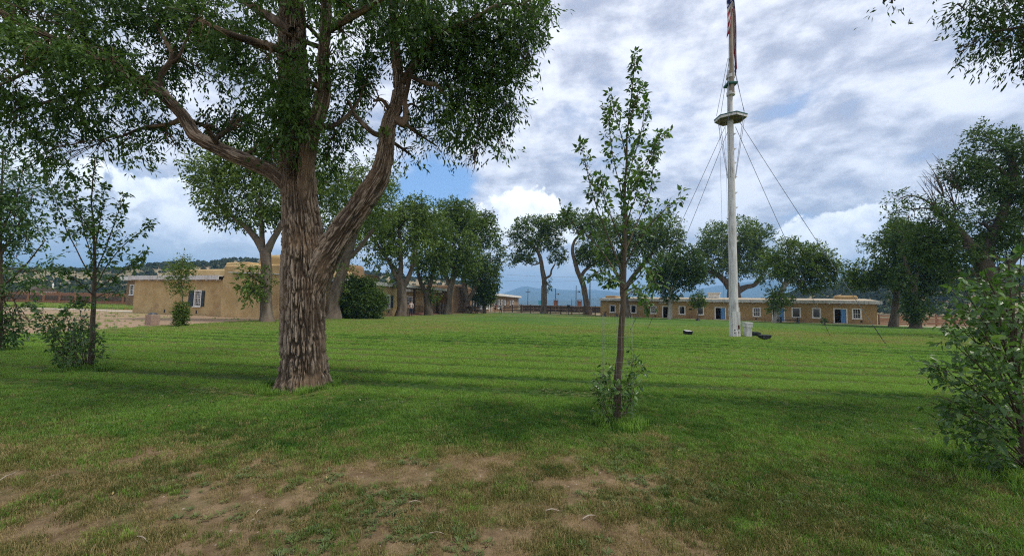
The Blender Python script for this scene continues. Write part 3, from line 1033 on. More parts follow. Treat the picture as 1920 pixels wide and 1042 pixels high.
def wall_shell(L, D, H, openings, th=0.45, mat=None, parent=None, name='wall', wob=0.035, seed=1, step=1.1):
    """hollow mud-walled box with real openings in its front (y=0): openings (x0,x1,z0,z1)"""
    bm = bmesh.new()
    xs_ = sorted(set([0.0, L] + [v for o in openings for v in o[:2]] + list(np.arange(step, L - 0.3, step))))
    zs_ = sorted(set([0.0, H] + [v for o in openings for v in o[2:]]))
    zs_ = [z for z in zs_ if 0 <= z <= H]

    def isopen(xm, zm):
        return any(o[0] < xm < o[1] and o[2] < zm < o[3] for o in openings)
    cache = {}

    def v(x, y, z):
        k = (round(x, 4), round(y, 4), round(z, 4))
        if k not in cache:
            cache[k] = bm.verts.new(k)
        return cache[k]
    for i in range(len(xs_) - 1):
        for j in range(len(zs_) - 1):
            x0, x1, z0, z1 = xs_[i], xs_[i + 1], zs_[j], zs_[j + 1]
            op = isopen((x0 + x1) / 2, (z0 + z1) / 2)
            if not op:
                bm.faces.new([v(x0, 0, z0), v(x1, 0, z0), v(x1, 0, z1), v(x0, 0, z1)])
                bm.faces.new([v(x0, th, z0), v(x0, th, z1), v(x1, th, z1), v(x1, th, z0)])
            else:
                for (ax, az, bx, bz, nx_, nz_) in ((x0, z0, x0, z1, -1, 0), (x1, z1, x1, z0, 1, 0), (x0, z1, x1, z1, 0, 1), (x1, z0, x0, z0, 0, -1)):
                    mx, mz = (ax + bx) / 2 + nx_ * 0.02, (az + bz) / 2 + nz_ * 0.02
                    if not isopen(mx, mz):
                        bm.faces.new([v(ax, 0, az), v(ax, th, az), v(bx, th, bz), v(bx, 0, bz)])
    # sides, back, inner floor stays open
    for (a, b_) in (((0, D), (0, 0)), ((L, 0), (L, D)), ((L, D), (0, D))):
        bm.faces.new([bm.verts.new((a[0], a[1], 0)), bm.verts.new((b_[0], b_[1], 0)), bm.verts.new((b_[0], b_[1], H)), bm.verts.new((a[0], a[1], H))])
    me = bpy.data.meshes.new(name)
    bm.normal_update()
    bm.to_mesh(me)
    bm.free()
    me.materials.append(mat)
    return link(bpy.data.objects.new(name, me), parent)


def soft_block(x0, x1, y0, y1, z0, z1, mat, parent, name='wall', r=0.22, seg=4):
    """solid mud block with rounded edges"""
    return MB().box(x0, x1, y0, y1, z0, z1).build(name, mat, parent, bevel=r, smooth=False, seg=seg)


def window(parent, x0, x1, z0, z1, cols=3, rows=4, y=0.10, frame=0.10, mat=None, sash=True, sill=True, proud=0.03):
    """frame with panes and glazing bars"""
    mat = mat or M['white']
    f = MB()
    f.box(x0 - frame, x0 + 0.02, -proud, 0.14, z0 - frame, z1 + frame)
    f.box(x1 - 0.02, x1 + frame, -proud, 0.14, z0 - frame, z1 + frame)
    f.box(x0 + 0.02, x1 - 0.02, -proud, 0.14, z1, z1 + frame)
    f.box(x0 + 0.02, x1 - 0.02, -proud, 0.14, z0 - frame, z0)
    fo = f.build('window', mat, parent)
    MB().box(x0 + 0.021, x1 - 0.021, y + 0.015, y + 0.03, z0 + 0.001, z1 - 0.001).build('pane', M['glass'], fo)
    if sill:
        MB().box(x0 - frame - 0.06, x1 + frame + 0.06, -proud - 0.09, -proud - 0.002, z0 - frame - 0.05, z0 - frame + 0.03).build('sill', mat, fo)
    if sash:
        w_, h_ = x1 - x0, z1 - z0
        for k in range(1, cols):
            xx = x0 + w_ * k / cols
            MB().box(xx - 0.018, xx + 0.018, y - 0.012, y + 0.012, z0, z1).build('glazing_bar', mat, fo)
        for k in range(1, rows):
            zz_ = z0 + h_ * k / rows
            t = 0.035 if k * 2 == rows else 0.018
            MB().box(x0 + 0.02, x1 - 0.02, y - 0.010, y + 0.014, zz_ - t, zz_ + t).build('glazing_bar', mat, fo)
    return fo


def shutter(parent, x0, x1, z0, z1):
    s = MB()
    s.box(x0, x1, -0.075, -0.035, z0, z1)
    o = s.build('shutter', M['shutter'], parent)
    n_ = 9
    for k in range(n_):
        z = z0 + 0.08 + (z1 - z0 - 0.16) * (k + 0.5) / n_
        MB().add([(x0 + 0.05, -0.085, z - 0.035), (x1 - 0.05, -0.085, z - 0.035), (x1 - 0.05, -0.074, z + 0.03), (x0 + 0.05, -0.074, z + 0.03),
                  (x0 + 0.05, -0.0755, z - 0.035), (x1 - 0.05, -0.0755, z - 0.035)], [(0, 1, 2, 3), (0, 4, 5, 1)]).build('slat', M['shutter'], o)
    return o


def door_frame(parent, x0, x1, z1, frame=0.12, z0=0.0, mat=None):
    f = MB()
    f.box(x0 - frame, x0 + 0.01, -0.03, 0.16, z0, z1 + frame)
    f.box(x1 - 0.01, x1 + frame, -0.03, 0.16, z0, z1 + frame)
    f.box(x0 + 0.01, x1 - 0.01, -0.03, 0.16, z1, z1 + frame)
    return f.build('door_frame', mat or M['white'], parent)


def door_leaf(parent, x0, x1, z0, z1, mat, y=0.02, name='door'):
    o = None
    n_ = 4
    b = MB()
    for k in range(n_):
        a = x0 + (x1 - x0) * k / n_ + 0.006
        c = x0 + (x1 - x0) * (k + 1) / n_ - 0.006
        b.box(a, c, y, y + 0.045, z0, z1)
    o = b.build(name, mat, parent)
    for zf in (0.2, 0.55, 0.85):
        z = z0 + (z1 - z0) * zf
        MB().box(x0 + 0.03, x1 - 0.03, y - 0.025, y - 0.002, z - 0.06, z + 0.06).build('batten', mat, o)
    MB().box(x0 + 0.05, x0 + 0.09, y - 0.06, y - 0.003, z0 + 1.0, z0 + 1.14).build('handle', M['metal_dark'], o)
    return o


def eave(parent, x0, x1, z, mat, depth, h=0.34, over=0.5, y0=0.0, tails=1.2, roofmat=None, roofrise=0.25):
    """board along the eave, its beam ends underneath, and the roof sheet behind it"""
    n_ = max(2, int((x1 - x0) / 3.6))
    fb = MB()
    for k in range(n_):
        a = x0 + (x1 - x0) * k / n_ + (0.004 if k else 0)
        c = x0 + (x1 - x0) * (k + 1) / n_ - 0.004
        jz = 0.012 * math.sin(k * 2.7 + x0)
        MB().box(a, c, y0 - over, y0 - over + 0.05, z + jz, z + h + jz).build('eave_board', mat, parent)
    MB().add([(x0, y0 - over + 0.05, z + h - 0.05), (x1, y0 - over + 0.05, z + h - 0.05), (x1, depth, z + h + roofrise), (x0, depth, z + h + roofrise),
              (x0, y0 - over + 0.05, z + h - 0.13), (x1, y0 - over + 0.05, z + h - 0.13), (x1, depth, z + h + roofrise - 0.08), (x0, depth, z + h + roofrise - 0.08)],
             [(0, 1, 2, 3), (7, 6, 5, 4), (0, 4, 5, 1), (1, 5, 6, 2), (2, 6, 7, 3), (3, 7, 4, 0)]).build('roof', roofmat or M['roof_dirt'], parent)
    nt_ = int((x1 - x0) / tails)
    for k in range(nt_):
        xx = x0 + 0.3 + (x1 - x0 - 0.6) * k / max(1, nt_ - 1)
        MB().box(xx - 0.06, xx + 0.06, y0 - over + 0.055, y0 + 0.1, z - 0.10, z + 0.045).build('rafter_tail', M['white_old'], parent)


def vent(parent, x, z, w_=0.22, h_=0.2):
    v_ = MB().box(x - w_ / 2, x + w_ / 2, -0.012, 0.03, z - h_ / 2, z + h_ / 2).build('vent', M['black'], parent)
    return v_


# ---- long low barracks across the right of the parade ground
BO = (15.3, 68.0)
BU = (math.cos(R_(-30)), math.sin(R_(-30)))
BL = 35.8
bk = empty('adobe_building', (BO[0], BO[1], 0), frame_of(BO, BU))
tag(bk, 'long low brown adobe building with blue doors and white framed windows behind the flagpole', 'building')


def bx(px):
    return on_line(px, BO, BU)


def bz(px, py):
    s = bx(px)
    return z_over(px, py, (BO[0] + BU[0] * s, BO[1] + BU[1] * s))


op = []
wins = [(1144.5, 1153, 573, 586, 0), (1183.5, 1192, 573, 588, 0), (1221, 1229.5, 574.5, 587, 1), (1274, 1283.5, 575, 588.5, 0), (1308.5, 1318, 577, 589, 0),
        (1368, 1385, 578, 592, 0), (1413, 1424.5, 578, 592.5, 1), (1486, 1499.5, 578, 594, 0), (1524.5, 1537, 579, 595, 0), (1599.5, 1613, 580, 596, 1)]
doors = [(1163, 1169, 572, 0), (1243, 1259, 575, 0), (1341.5, 1359.5, 577, 1), (1449, 1469.5, 578, 1), (1564.5, 1586.5, 579.5, 1)]
W_, D_ = [], []
for a, c, t, b_, s in wins:
    x0, x1 = bx(a), bx(c)
    z1, z0 = bz((a + c) / 2, t), bz((a + c) / 2, b_)
    z0 = max(0.75, z0)
    W_.append((x0, x1, z0, z1, s))
    op.append((x0, x1, z0, z1))
for a, c, t, bl in doors:
    x0, x1 = bx(a), bx(c)
    z1 = min(2.25, bz((a + c) / 2, t))
    D_.append((x0, x1, z1, bl))
    op.append((x0, x1, 0.0, z1))
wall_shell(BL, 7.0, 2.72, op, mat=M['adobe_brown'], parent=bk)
for x0, x1, z0, z1, s in W_:
    window(bk, x0, x1, z0, z1, 3, 4, sash=bool(s), y=0.12 if s else 0.2, frame=0.13)
for x0, x1, z1, bl in D_:
    door_frame(bk, x0, x1, z1)
    if bl:
        wd = x1 - x0
        door_leaf(bk, x1 - wd * 0.46, x1 - 0.02, 0.06, z1 - 0.02, M['blue_door'], y=0.03)
        MB().box(x0 - 0.25, x1 + 0.3, -0.55, -0.03, 0.0, 0.10).build('doorstep', M['concrete'], bk, bevel=0.02)
for px in (1236, 1441):      # weathered boards over two of the doors
    a = bx(px)
    MB().box(a, a + 1.15, -0.06, -0.002, 2.28, 2.46).build('lintel', M['white_old'], bk)
for px, py in ((1228.5, 592.5), (1417.5, 597.5), (1614.5, 602.8), (1385, 599)):
    vent(bk, bx(px), max(0.22, bz(px, py)))
MB().box(bx(1291.5), bx(1297.5), -0.05, -0.004, 1.35, 1.58).build('plaque', M['black'], bk)
eave(bk, -0.15, BL + 0.45, 2.62, M['white_old'], 7.2, h=0.40, over=0.45, roofrise=0.42)
# boxy white chimney and mud parapets on the roof
a, c = bx(1323.5), bx(1347.5)
ch = MB().box(a, c, 4.4, 5.6, 2.9, 4.05).build('chimney', M['white'], bk, bevel=0.03)
MB().box(a - 0.12, c + 0.12, 4.28, 5.72, 4.052, 4.22).build('cap', M['white'], ch)
soft_block(32.6, 35.0, 4.8, 7.5, 2.9, 3.85, M['adobe_brown'], bk, 'parapet', 0.3)
soft_block(0.05, 1.9, 2.6, 6.4, 2.9, 3.55, M['adobe_brown'], bk, 'parapet', 0.2)

# ---- front-left building: low wing + tall block
AO = Vector((-38.6, 40.4, 0))
AE = Vector((-20.3, 34.1, 0))
AL = (AE - AO).length
AU = ((AE - AO) / AL)
AU = (AU.x, AU.y)
ab_ = empty('adobe_building', AO, frame_of(AO, AU))
tag(ab_, 'tan adobe building with a shuttered window and a taller block behind the big tree', 'building')
ax = lambda px: on_line(px, (AO.x, AO.y), AU)


def az_(px, py):
    s = ax(px)
    return z_over(px, py, (AO.x + AU[0] * s, AO.y + AU[1] * s))


x1w = ax(416.5)
wx0, wx1 = ax(365.5), ax(376.5)
wz1, wz0 = az_(370, 546), az_(370, 572.5)
wall_shell(x1w - 0.004, 8.0, 3.36, [(wx0, wx1, wz0, wz1)], mat=M['adobe'], parent=ab_)
window(ab_, wx0, wx1, wz0, wz1, 4, 6, frame=0.12)
shutter(ab_, ax(354.7), wx0 - 0.15, wz0 - 0.08, wz1 + 0.06)
shutter(ab_, wx1 + 0.15, ax(383.8), wz0 - 0.08, wz1 + 0.06)
for px, py in ((310.5, 583.5), (370, 585.8)):
    vent(ab_, ax(px), max(0.3, az_(px, py)), 0.2, 0.3)
eave(ab_, -0.25, x1w - 0.02, 3.33, M['white_old'], 7.8, h=0.42, over=0.45, roofrise=0.2, tails=1.3, roofmat=M['roof_metal'])
ztall = az_(418, 496.5)
soft_block(x1w, AL + 0.9, -0.05, 8.2, -0.1, ztall, M['adobe'], ab_, 'tall_block', 0.18)
soft_block(ax(459), ax(512), 0.9, 3.6, ztall - 0.3, az_(480, 481.5) + 0.35, M['adobe'], ab_, 'chimney', 0.45, 5)
soft_block(ax(381), x1w + 0.6, 1.8, 4.4, 3.5, az_(398, 494) + 0.35, M['adobe'], ab_, 'chimney', 0.2)
soft_block(ax(256), ax(386), 3.2, 7.6, 3.3, az_(290, 507) + 0.42, M['adobe'], ab_, 'parapet', 0.2)
MB().prism([(ax(415.5), -0.058), (ax(432.5), -0.058), (ax(432.5), -0.0525), (ax(415.5), -0.0525)], 0.45, 2.4).build('plaster_patch', M['adobe_light'], ab_)

# small building further back on the left
so = at_ground(236, 572)
so = Vector((ray(236, 556).x / ray(236, 556).y * 60, 60, 0))
sb_ = empty('adobe_building', so, R_(-19))
tag(sb_, 'small dark walled building with a white roof edge past the tan wall\'s far corner', 'building')
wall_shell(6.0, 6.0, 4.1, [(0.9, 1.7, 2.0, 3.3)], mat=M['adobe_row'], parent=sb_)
window(sb_, 0.9, 1.7, 2.0, 3.3, 2, 4, frame=0.14)
eave(sb_, -0.5, 6.2, 4.1, M['white'], 6.2, h=0.5, over=0.7, roofmat=M['white'], roofrise=0.7)

# ---- the left row, going away from the viewer
RO = (-17.9, 33.0)
RU = (0.25 / math.hypot(0.25, 0.968), 0.968 / math.hypot(0.25, 0.968))
RA = frame_of(RO, RU)
rx_ = lambda px: on_line(px, RO, RU)


def rz_(px, py):
    s = rx_(px)
    return z_over(px, py, (RO[0] + RU[0] * s, RO[1] + RU[1] * s))


def rp(s, y=0.0):
    return Vector((RO[0] + RU[0] * s - RU[1] * y, RO[1] + RU[1] * s + RU[0] * y, 0))


# B: wing with window beside the dark bush
sB = rx_(746)
bb_ = empty('adobe_building', rp(0.0), RA)
tag(bb_, 'tan adobe wing with a shuttered window beside the dark round bush', 'building')
w0, w1 = rx_(723.2), rx_(730.8)
z1_, z0_ = rz_(727, 554.5), rz_(727, 576)
wall_shell(sB, 8.0, 3.45, [(w0, w1, z0_, z1_)], mat=M['adobe'], parent=bb_)
window(bb_, w0, w1, z0_, z1_, 3, 4, frame=0.12)
shutter(bb_, rx_(719.6), w0 - 0.14, z0_ - 0.05, z1_ + 0.05)
shutter(bb_, w1 + 0.14, rx_(736.3), z0_ - 0.05, z1_ + 0.05)
vent(bb_, rx_(729.5), 0.5, 0.25, 0.3)
eave(bb_, 0.3, sB + 0.3, 3.42, M['white_old'], 7.8, h=0.40, over=0.4, roofrise=0.2, roofmat=M['roof_metal'])
sc0 = rx_(684)
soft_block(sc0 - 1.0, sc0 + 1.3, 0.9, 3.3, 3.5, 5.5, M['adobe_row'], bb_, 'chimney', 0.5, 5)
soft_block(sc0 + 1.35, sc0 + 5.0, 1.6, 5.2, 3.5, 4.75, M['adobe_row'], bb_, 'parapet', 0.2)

# porch between B and C
sC = rx_(844)
pp = empty('porch', rp(sB + 0.35), RA)
tag(pp, 'open timber porch with dark posts behind the man in a pale shirt', 'porch')
PL = sC - sB - 0.7
for k in range(5):
    xx = 0.4 + (PL - 0.8) * k / 4
    MB().box(xx - 0.11, xx + 0.11, 0.05, 0.27, 0.22, 3.35).build('post', M['wood_dark'], pp)
MB().box(0, PL, 0.02, 0.30, 3.352, 3.60).build('beam', M['wood_dark'], pp)
MB().box(-0.1, PL + 0.1, -0.4, -0.34, 3.5, 3.85).build('eave_board', M['white_old'], pp)
MB().box(-0.1, PL + 0.1, -0.335, 3.6, 3.62, 3.78).build('roof', M['roof_metal'], pp)
MB().box(0, PL, -0.2, 3.6, 0.0, 0.2).build('floor', M['brick_red'], pp)
MB().box(0, 0.3, 3.2, 3.6, 0.21, 3.5).build('post', M['wood_dark'], pp)
MB().box(PL - 0.3, PL, 3.2, 3.6, 0.21, 3.5).build('post', M['wood_dark'], pp)
for k in range(34):
    xx = 0.6 + (PL - 4.4) * k / 33
    MB().box(xx - 0.03, xx + 0.03, 0.13, 0.18, 0.3, 1.12).build('baluster', M['wood_dark'], pp)
MB().box(0.5, PL - 3.7, 0.10, 0.21, 1.125, 1.2).build('handrail', M['wood_dark'], pp)
# building seen through the porch, across the yard behind it
fb_ = empty('adobe_building', rp(sB + 4.0, 14.0), RA - R_(60))
tag(fb_, 'distant adobe building with a white roof edge seen through the porch', 'building')
wall_shell(16.0, 6.0, 3.2, [(3.0, 4.0, 1.0, 2.4), (7.0, 8.0, 1.0, 2.4), (11.0, 12.0, 1.0, 2.4)], mat=M['adobe'], parent=fb_)
for x0 in (3.0, 7.0, 11.0):
    window(fb_, x0, x0 + 1.0, 1.0, 2.4, 2, 4, frame=0.14)
eave(fb_, -0.4, 16.4, 3.2, M['white'], 6.2, h=0.45, over=0.4, roofmat=M['white_old'])

# picket screen between porch and tall block
pk = empty('picket_fence', rp(sC - 5.2, -0.5), RA)
tag(pk, 'short weathered picket fence between the porch and the tall dark block', 'fence')
for k in range(16):
    hh = 1.75 + 0.18 * math.sin(k * 3.1)
    MB().cyl((k * 0.30, 0, 0), (k * 0.30 + 0.03 * math.sin(k * 5), 0, hh), 0.075, 0.06, 7).build('picket', M['wood_grey'] if k % 3 else M['wood_dark'], pk)
for z in (0.5, 1.35):
    MB().box(-0.1, 4.6, 0.085, 0.13, z, z + 0.1).build('rail', M['wood_dark'], pk)

# C: tall windowless block
sCe = rx_(883)
cb = empty('adobe_building', rp(sC), RA)
tag(cb, 'tall windowless dark adobe block behind the row of tree trunks', 'building')
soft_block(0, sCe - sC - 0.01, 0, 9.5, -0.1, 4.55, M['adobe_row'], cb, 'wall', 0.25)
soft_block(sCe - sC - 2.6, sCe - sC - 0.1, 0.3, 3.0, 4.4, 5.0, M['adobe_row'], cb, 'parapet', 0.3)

# D: far wing with white windows and doors
sDe = rx_(973)
db = empty('adobe_building', rp(sCe, 0.12), RA)
tag(db, 'far adobe wing with white doors and windows and a white roof edge by the corral', 'building')
LD = sDe - sCe
op, dw, dd = [], [], []
for a, c, t, b_ in ((889.0, 894.2, 561.5, 578), (899.3, 904.2, 564, 578), (912.2, 915.8, 564.5, 578), (927, 930, 563.5, 574), (934.2, 937.4, 563.5, 578), (946.3, 948.8, 564, 571), (956.4, 958.6, 564.5, 571)):
    x0, x1 = rx_(a) - sCe, rx_(c) - sCe
    z1, z0 = rz_((a + c) / 2, t), max(0.8, rz_((a + c) / 2, b_))
    z1 = min(z1, 2.65)
    op.append((x0, x1, z0, z1))
    dw.append((x0, x1, z0, z1))
for a, c in ((918.8, 923.0), (940.6, 943.5), (961.3, 964.0)):
    x0, x1 = rx_(a) - sCe, rx_(c) - sCe
    op.append((x0, x1, 0, 2.5))
    dd.append((x0, x1))
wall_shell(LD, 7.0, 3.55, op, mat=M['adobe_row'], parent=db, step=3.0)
for o in dw:
    window(db, *o, 3, 4, frame=0.18)
    wq = max(0.45, 0.32 * (o[1] - o[0]))
    shutter(db, o[0] - 0.24 - wq, o[0] - 0.22, o[2], o[3])
    shutter(db, o[1] + 0.22, o[1] + 0.24 + wq, o[2], o[3])
for x0, x1 in dd:
    door_frame(db, x0, x1, 2.5, 0.25)
    door_leaf(db, x0 + 0.02, x1 - 0.02, 0.05, 2.48, M['wood_grey'], y=0.10)
eave(db, 0.1, LD + 0.8, 3.55, M['white'], 7.2, h=0.5, over=0.6, roofrise=0.5, tails=1.6, roofmat=M['black'])

# ---- low building far beyond the corral, with two brick chimneys
lb = empty('low_building', (2.2, 98.0, 0), R_(-2))
tag(lb, 'long low brown building beyond the corral fence with two capped brick chimneys', 'building')
MB().box(0, 21.5, 0, 6, 0, 1.35).build('wall', M['wood_dark'], lb)
MB().box(-0.4, 21.9, -0.4, 6.4, 1.352, 1.6).build('roof', M['adobe_row'], lb)
for px in (1041.5, 1085.5):
    xx = ray(px, 571).x / ray(px, 571).y * 99.5 - 2.2
    c_ = MB().box(xx - 0.5, xx + 0.5, 1.0, 2.0, 1.61, 2.75).build('chimney', M['brick_red'], lb)
    MB().box(xx - 0.56, xx + 0.56, 0.94, 2.06, 2.752, 2.86).build('band', M['brick_red'], c_)
    cp = MB()
    cp.add([(xx - 0.75, 0.85, 3.1), (xx + 0.75, 0.85, 3.1), (xx + 0.75, 2.15, 3.1), (xx - 0.75, 2.15, 3.1), (xx - 0.15, 1.5, 3.32), (xx + 0.15, 1.5, 3.32)],
           [(0, 3, 2, 1), (0, 1, 5, 4), (1, 2, 5), (2, 3, 4, 5), (3, 0, 4)])
    for q in (-0.45, 0.45):
        cp.box(xx + q - 0.04, xx + q + 0.04, 1.2, 1.28, 2.862, 3.1)
    cp.build('cap', M['metal_dark'], c_)

# far gabled house beyond the left fence
hs = empty('house', (-102, 82, 0), R_(-20))
hs.scale = (0.55, 0.6, 0.82)
tag(hs, 'small far house with a brown gabled roof beyond the wooden fence', 'house')
MB().box(0, 8, 0, 6, 0, 3.0).build('wall', M['white_old'], hs)
MB().add([(-0.5, -0.5, 3.0), (8.5, -0.5, 3.0), (8.5, 6.5, 3.0), (-0.5, 6.5, 3.0), (-0.5, 3, 4.6), (8.5, 3, 4.6)],
         [(0, 3, 2, 1), (0, 1, 5, 4), (1, 2, 5), (2, 3, 4, 5), (3, 0, 4)]).build('roof', M['wood_dark'], hs)
window(hs, 1.5, 2.5, 1.2, 2.4, 2, 2)
window(hs, 5.3, 6.3, 1.2, 2.4, 2, 2)

# ------------------------------------------------------------------ fences
def rail_fence(name, A, B, label, bays, h, rails, mat, rail_h=0.13, postr=0.09):
    A, B = Vector((*A, 0)), Vector((*B, 0))
    L = (B - A).length
    d = (B - A) / L
    f = empty(name, A, math.atan2(d.y, d.x))
    tag(f, label, 'fence')
    rr_ = random.Random(int(L * 10))
    for k in range(bays + 1):
        x = L * k / bays
        MB().cyl((x, 0, -0.1), (x + rr_.uniform(-.03, .03), 0, h + rr_.uniform(0.05, 0.25)), postr, postr * 0.85, 8).build('post', mat, f)
    for k in range(bays):
        for z in rails:
            a, c = L * k / bays, L * (k + 1) / bays
            j0, j1 = rr_.uniform(-.05, .05), rr_.uniform(-.05, .05)
            y = -postr - 0.035 if k % 2 else -postr - 0.09
            MB().add([(a - .15, y, z + j0), (c + .15, y, z + j1), (c + .15, y + 0.05, z + j1), (a - .15, y + 0.05, z + j0),
                      (a - .15, y, z + j0 + rail_h), (c + .15, y, z + j1 + rail_h), (c + .15, y + 0.05, z + j1 + rail_h), (a - .15, y + 0.05, z + j0 + rail_h)],
                     [(0, 3, 2, 1), (4, 5, 6, 7), (0, 1, 5, 4), (1, 2, 6, 5), (2, 3, 7, 6), (3, 0, 4, 7)]).build('rail', mat, f)
    return f


ca = at_ground(945, 584.9)
rail_fence('rail_fence', (ca.x, ca.y), (14.7, 69.3), 'brown rail fence of a corral between the far wing and the long barracks', 9, 1.5, (0.12, 0.45, 0.78, 1.08, 1.36), M['wood_dark'])
rail_fence('rail_fence', (ca.x - 0.5, ca.y + 6), (16.0, 79.0), 'second rail fence standing further back inside the corral', 8, 1.5, (0.3, 0.8, 1.3), M['wood_grey'], 0.16)
rail_fence('rail_fence', (46.7, 50.3), (66, 52.5), 'weathered brown rail fence past the barracks\' right end', 7, 1.25, (0.10, 0.32, 0.54, 0.76, 1.0), M['wood_red'], 0.18)

# tall board and paling fence at the back left
pf = empty('paling_fence', (-94, 66.5, 0), math.atan2(-1.5, 34))
tag(pf, 'tall red brown wooden paling fence across the back of the dirt yard', 'fence')
prr = random.Random(4)
pal = None
for k in range(196):
    x = k * 0.172
    hh = prr.uniform(1.96, 2.18)
    if pal is None:
        pal = MB().add([(-.075, 0, 0), (.075, 0, 0), (.075, .03, 0), (-.075, .03, 0), (-.075, 0, .94), (.075, 0, .94), (.075, .03, .94), (-.075, .03, .94), (0, 0, 1), (0, .03, 1)],
                       [(0, 1, 5, 8, 4), (3, 7, 9, 6, 2), (1, 2, 6, 5), (0, 4, 7, 3), (4, 8, 9, 7), (5, 6, 9, 8)]).build('paling', M['wood_red'], pf)
        p_ = pal
    else:
        p_ = pal.copy()
        link(p_, pf)
    p_.location = (x, 0, 0.05)
    p_.scale = (1, 1, hh)
    p_.rotation_euler = (0, prr.uniform(-.015, .015), 0)
for k in range(13):
    x = k * 2.75
    MB().box(x - 0.09, x + 0.09, -0.30, -0.12, -0.1, 1.72).build('post', M['wood_red'], pf)
for k in range(12):
    x = k * 2.75
    for z0, z1, mt in ((0.18, 0.74, M['wood_red']), (0.92, 1.58, M['wood_dark'])):
        for q in range(3):
            zz0 = z0 + (z1 - z0) * q / 3
            MB().box(x + 0.09, x + 2.66, -0.11 - 0.01 * ((k + q) % 2), -0.04, zz0 + 0.004, zz0 + (z1 - z0) / 3 - 0.006).build('board', mt, pf)

# ------------------------------------------------------------------ trees
def unit(v):
    return v / (np.linalg.norm(v, axis=-1, keepdims=True) + 1e-9)


def leaf_mesh(name, P, D, N, L, W, tint, mat, parent, fold=0.18, wide=0.45):
    """many folded, pointed leaves in one crown"""
    D = unit(D)
    S = unit(np.cross(D, N))
    N2 = np.cross(S, D)
    L = np.asarray(L)[:, None]
    W = np.asarray(W)[:, None]
    mid = P + D * L * wide + N2 * W * fold
    V = np.stack([P, mid + S * W / 2, P + D * L, mid - S * W / 2], 1)
    n_ = len(P)
    b0 = np.arange(n_) * 4
    F = np.concatenate([np.stack([b0, b0 + 1, b0 + 2], -1), np.stack([b0, b0 + 2, b0 + 3], -1)])
    return mesh_np(name, V.reshape(-1, 3), [F], mat, parent, {'tint': np.repeat(tint, 4)})


def twigs(rng, clumps, n, gap=0.0, gfreq=1.0, shell=2.4, seed=0):
    """twig positions and outward directions in a set of ellipsoids (x,y,z,rx,ry,rz,weight,tint)"""
    c = np.array(clumps, float)
    vol = (c[:, 3] * c[:, 4] * c[:, 5]) ** (2 / 3) * c[:, 6]
    k = rng.choice(len(c), n, p=vol / vol.sum())
    d = unit(rng.normal(0, 1, (n, 3)))
    r = rng.uniform(0, 1, n) ** (1 / shell)
    P = c[k, :3] + d * r[:, None] * c[k, 3:6]
    if gap > 0:
        q = fbm(P * gfreq, seed, 3, 0.55)
        keep = q > gap + rng.normal(0, 0.03, n)
        P, d, k, r = P[keep], d[keep], k[keep], r[keep]
    return P, d, c[k, 7] if c.shape[1] > 7 else np.zeros(len(P)), r


def foliage(rng, P, out_, n_leaf, twig_len, leafL, leafW, droop, tint0, tint_sd=0.16, spread=0.5, lens=0.3):
    n = len(P)
    T = unit(out_ * 0.7 + rng.normal(0, 0.6, (n, 3)) + np.array([0, 0, -droop]))
    t = rng.uniform(0, 1, (n, n_leaf)) * twig_len
    lat = rng.normal(0, 0.10 * twig_len, (n, n_leaf, 3))
    LP = P[:, None, :] + T[:, None, :] * t[..., None] + lat
    LP[..., 2] -= droop * 0.35 * t ** 2 / max(twig_len, 1e-3)
    LD = unit(T[:, None, :] * 0.8 + rng.normal(0, spread, (n, n_leaf, 3)) + np.array([0, 0, -droop * 0.7]))
    LN = unit(rng.normal(0, 0.8, (n, n_leaf, 3)) + np.array([0, 0, 0.6]))
    m = n * n_leaf
    tint = np.clip(np.repeat(tint0 + rng.normal(0, tint_sd * 0.7, n), n_leaf) + rng.normal(0, tint_sd, m), 0, 1)
    L = leafL * np.exp(rng.normal(0, lens, m) * 0.8)
    W = leafW * np.exp(rng.normal(0, lens, m) * 0.8)
    return LP.reshape(-1, 3), LD.reshape(-1, 3), LN.reshape(-1, 3), L, W, tint


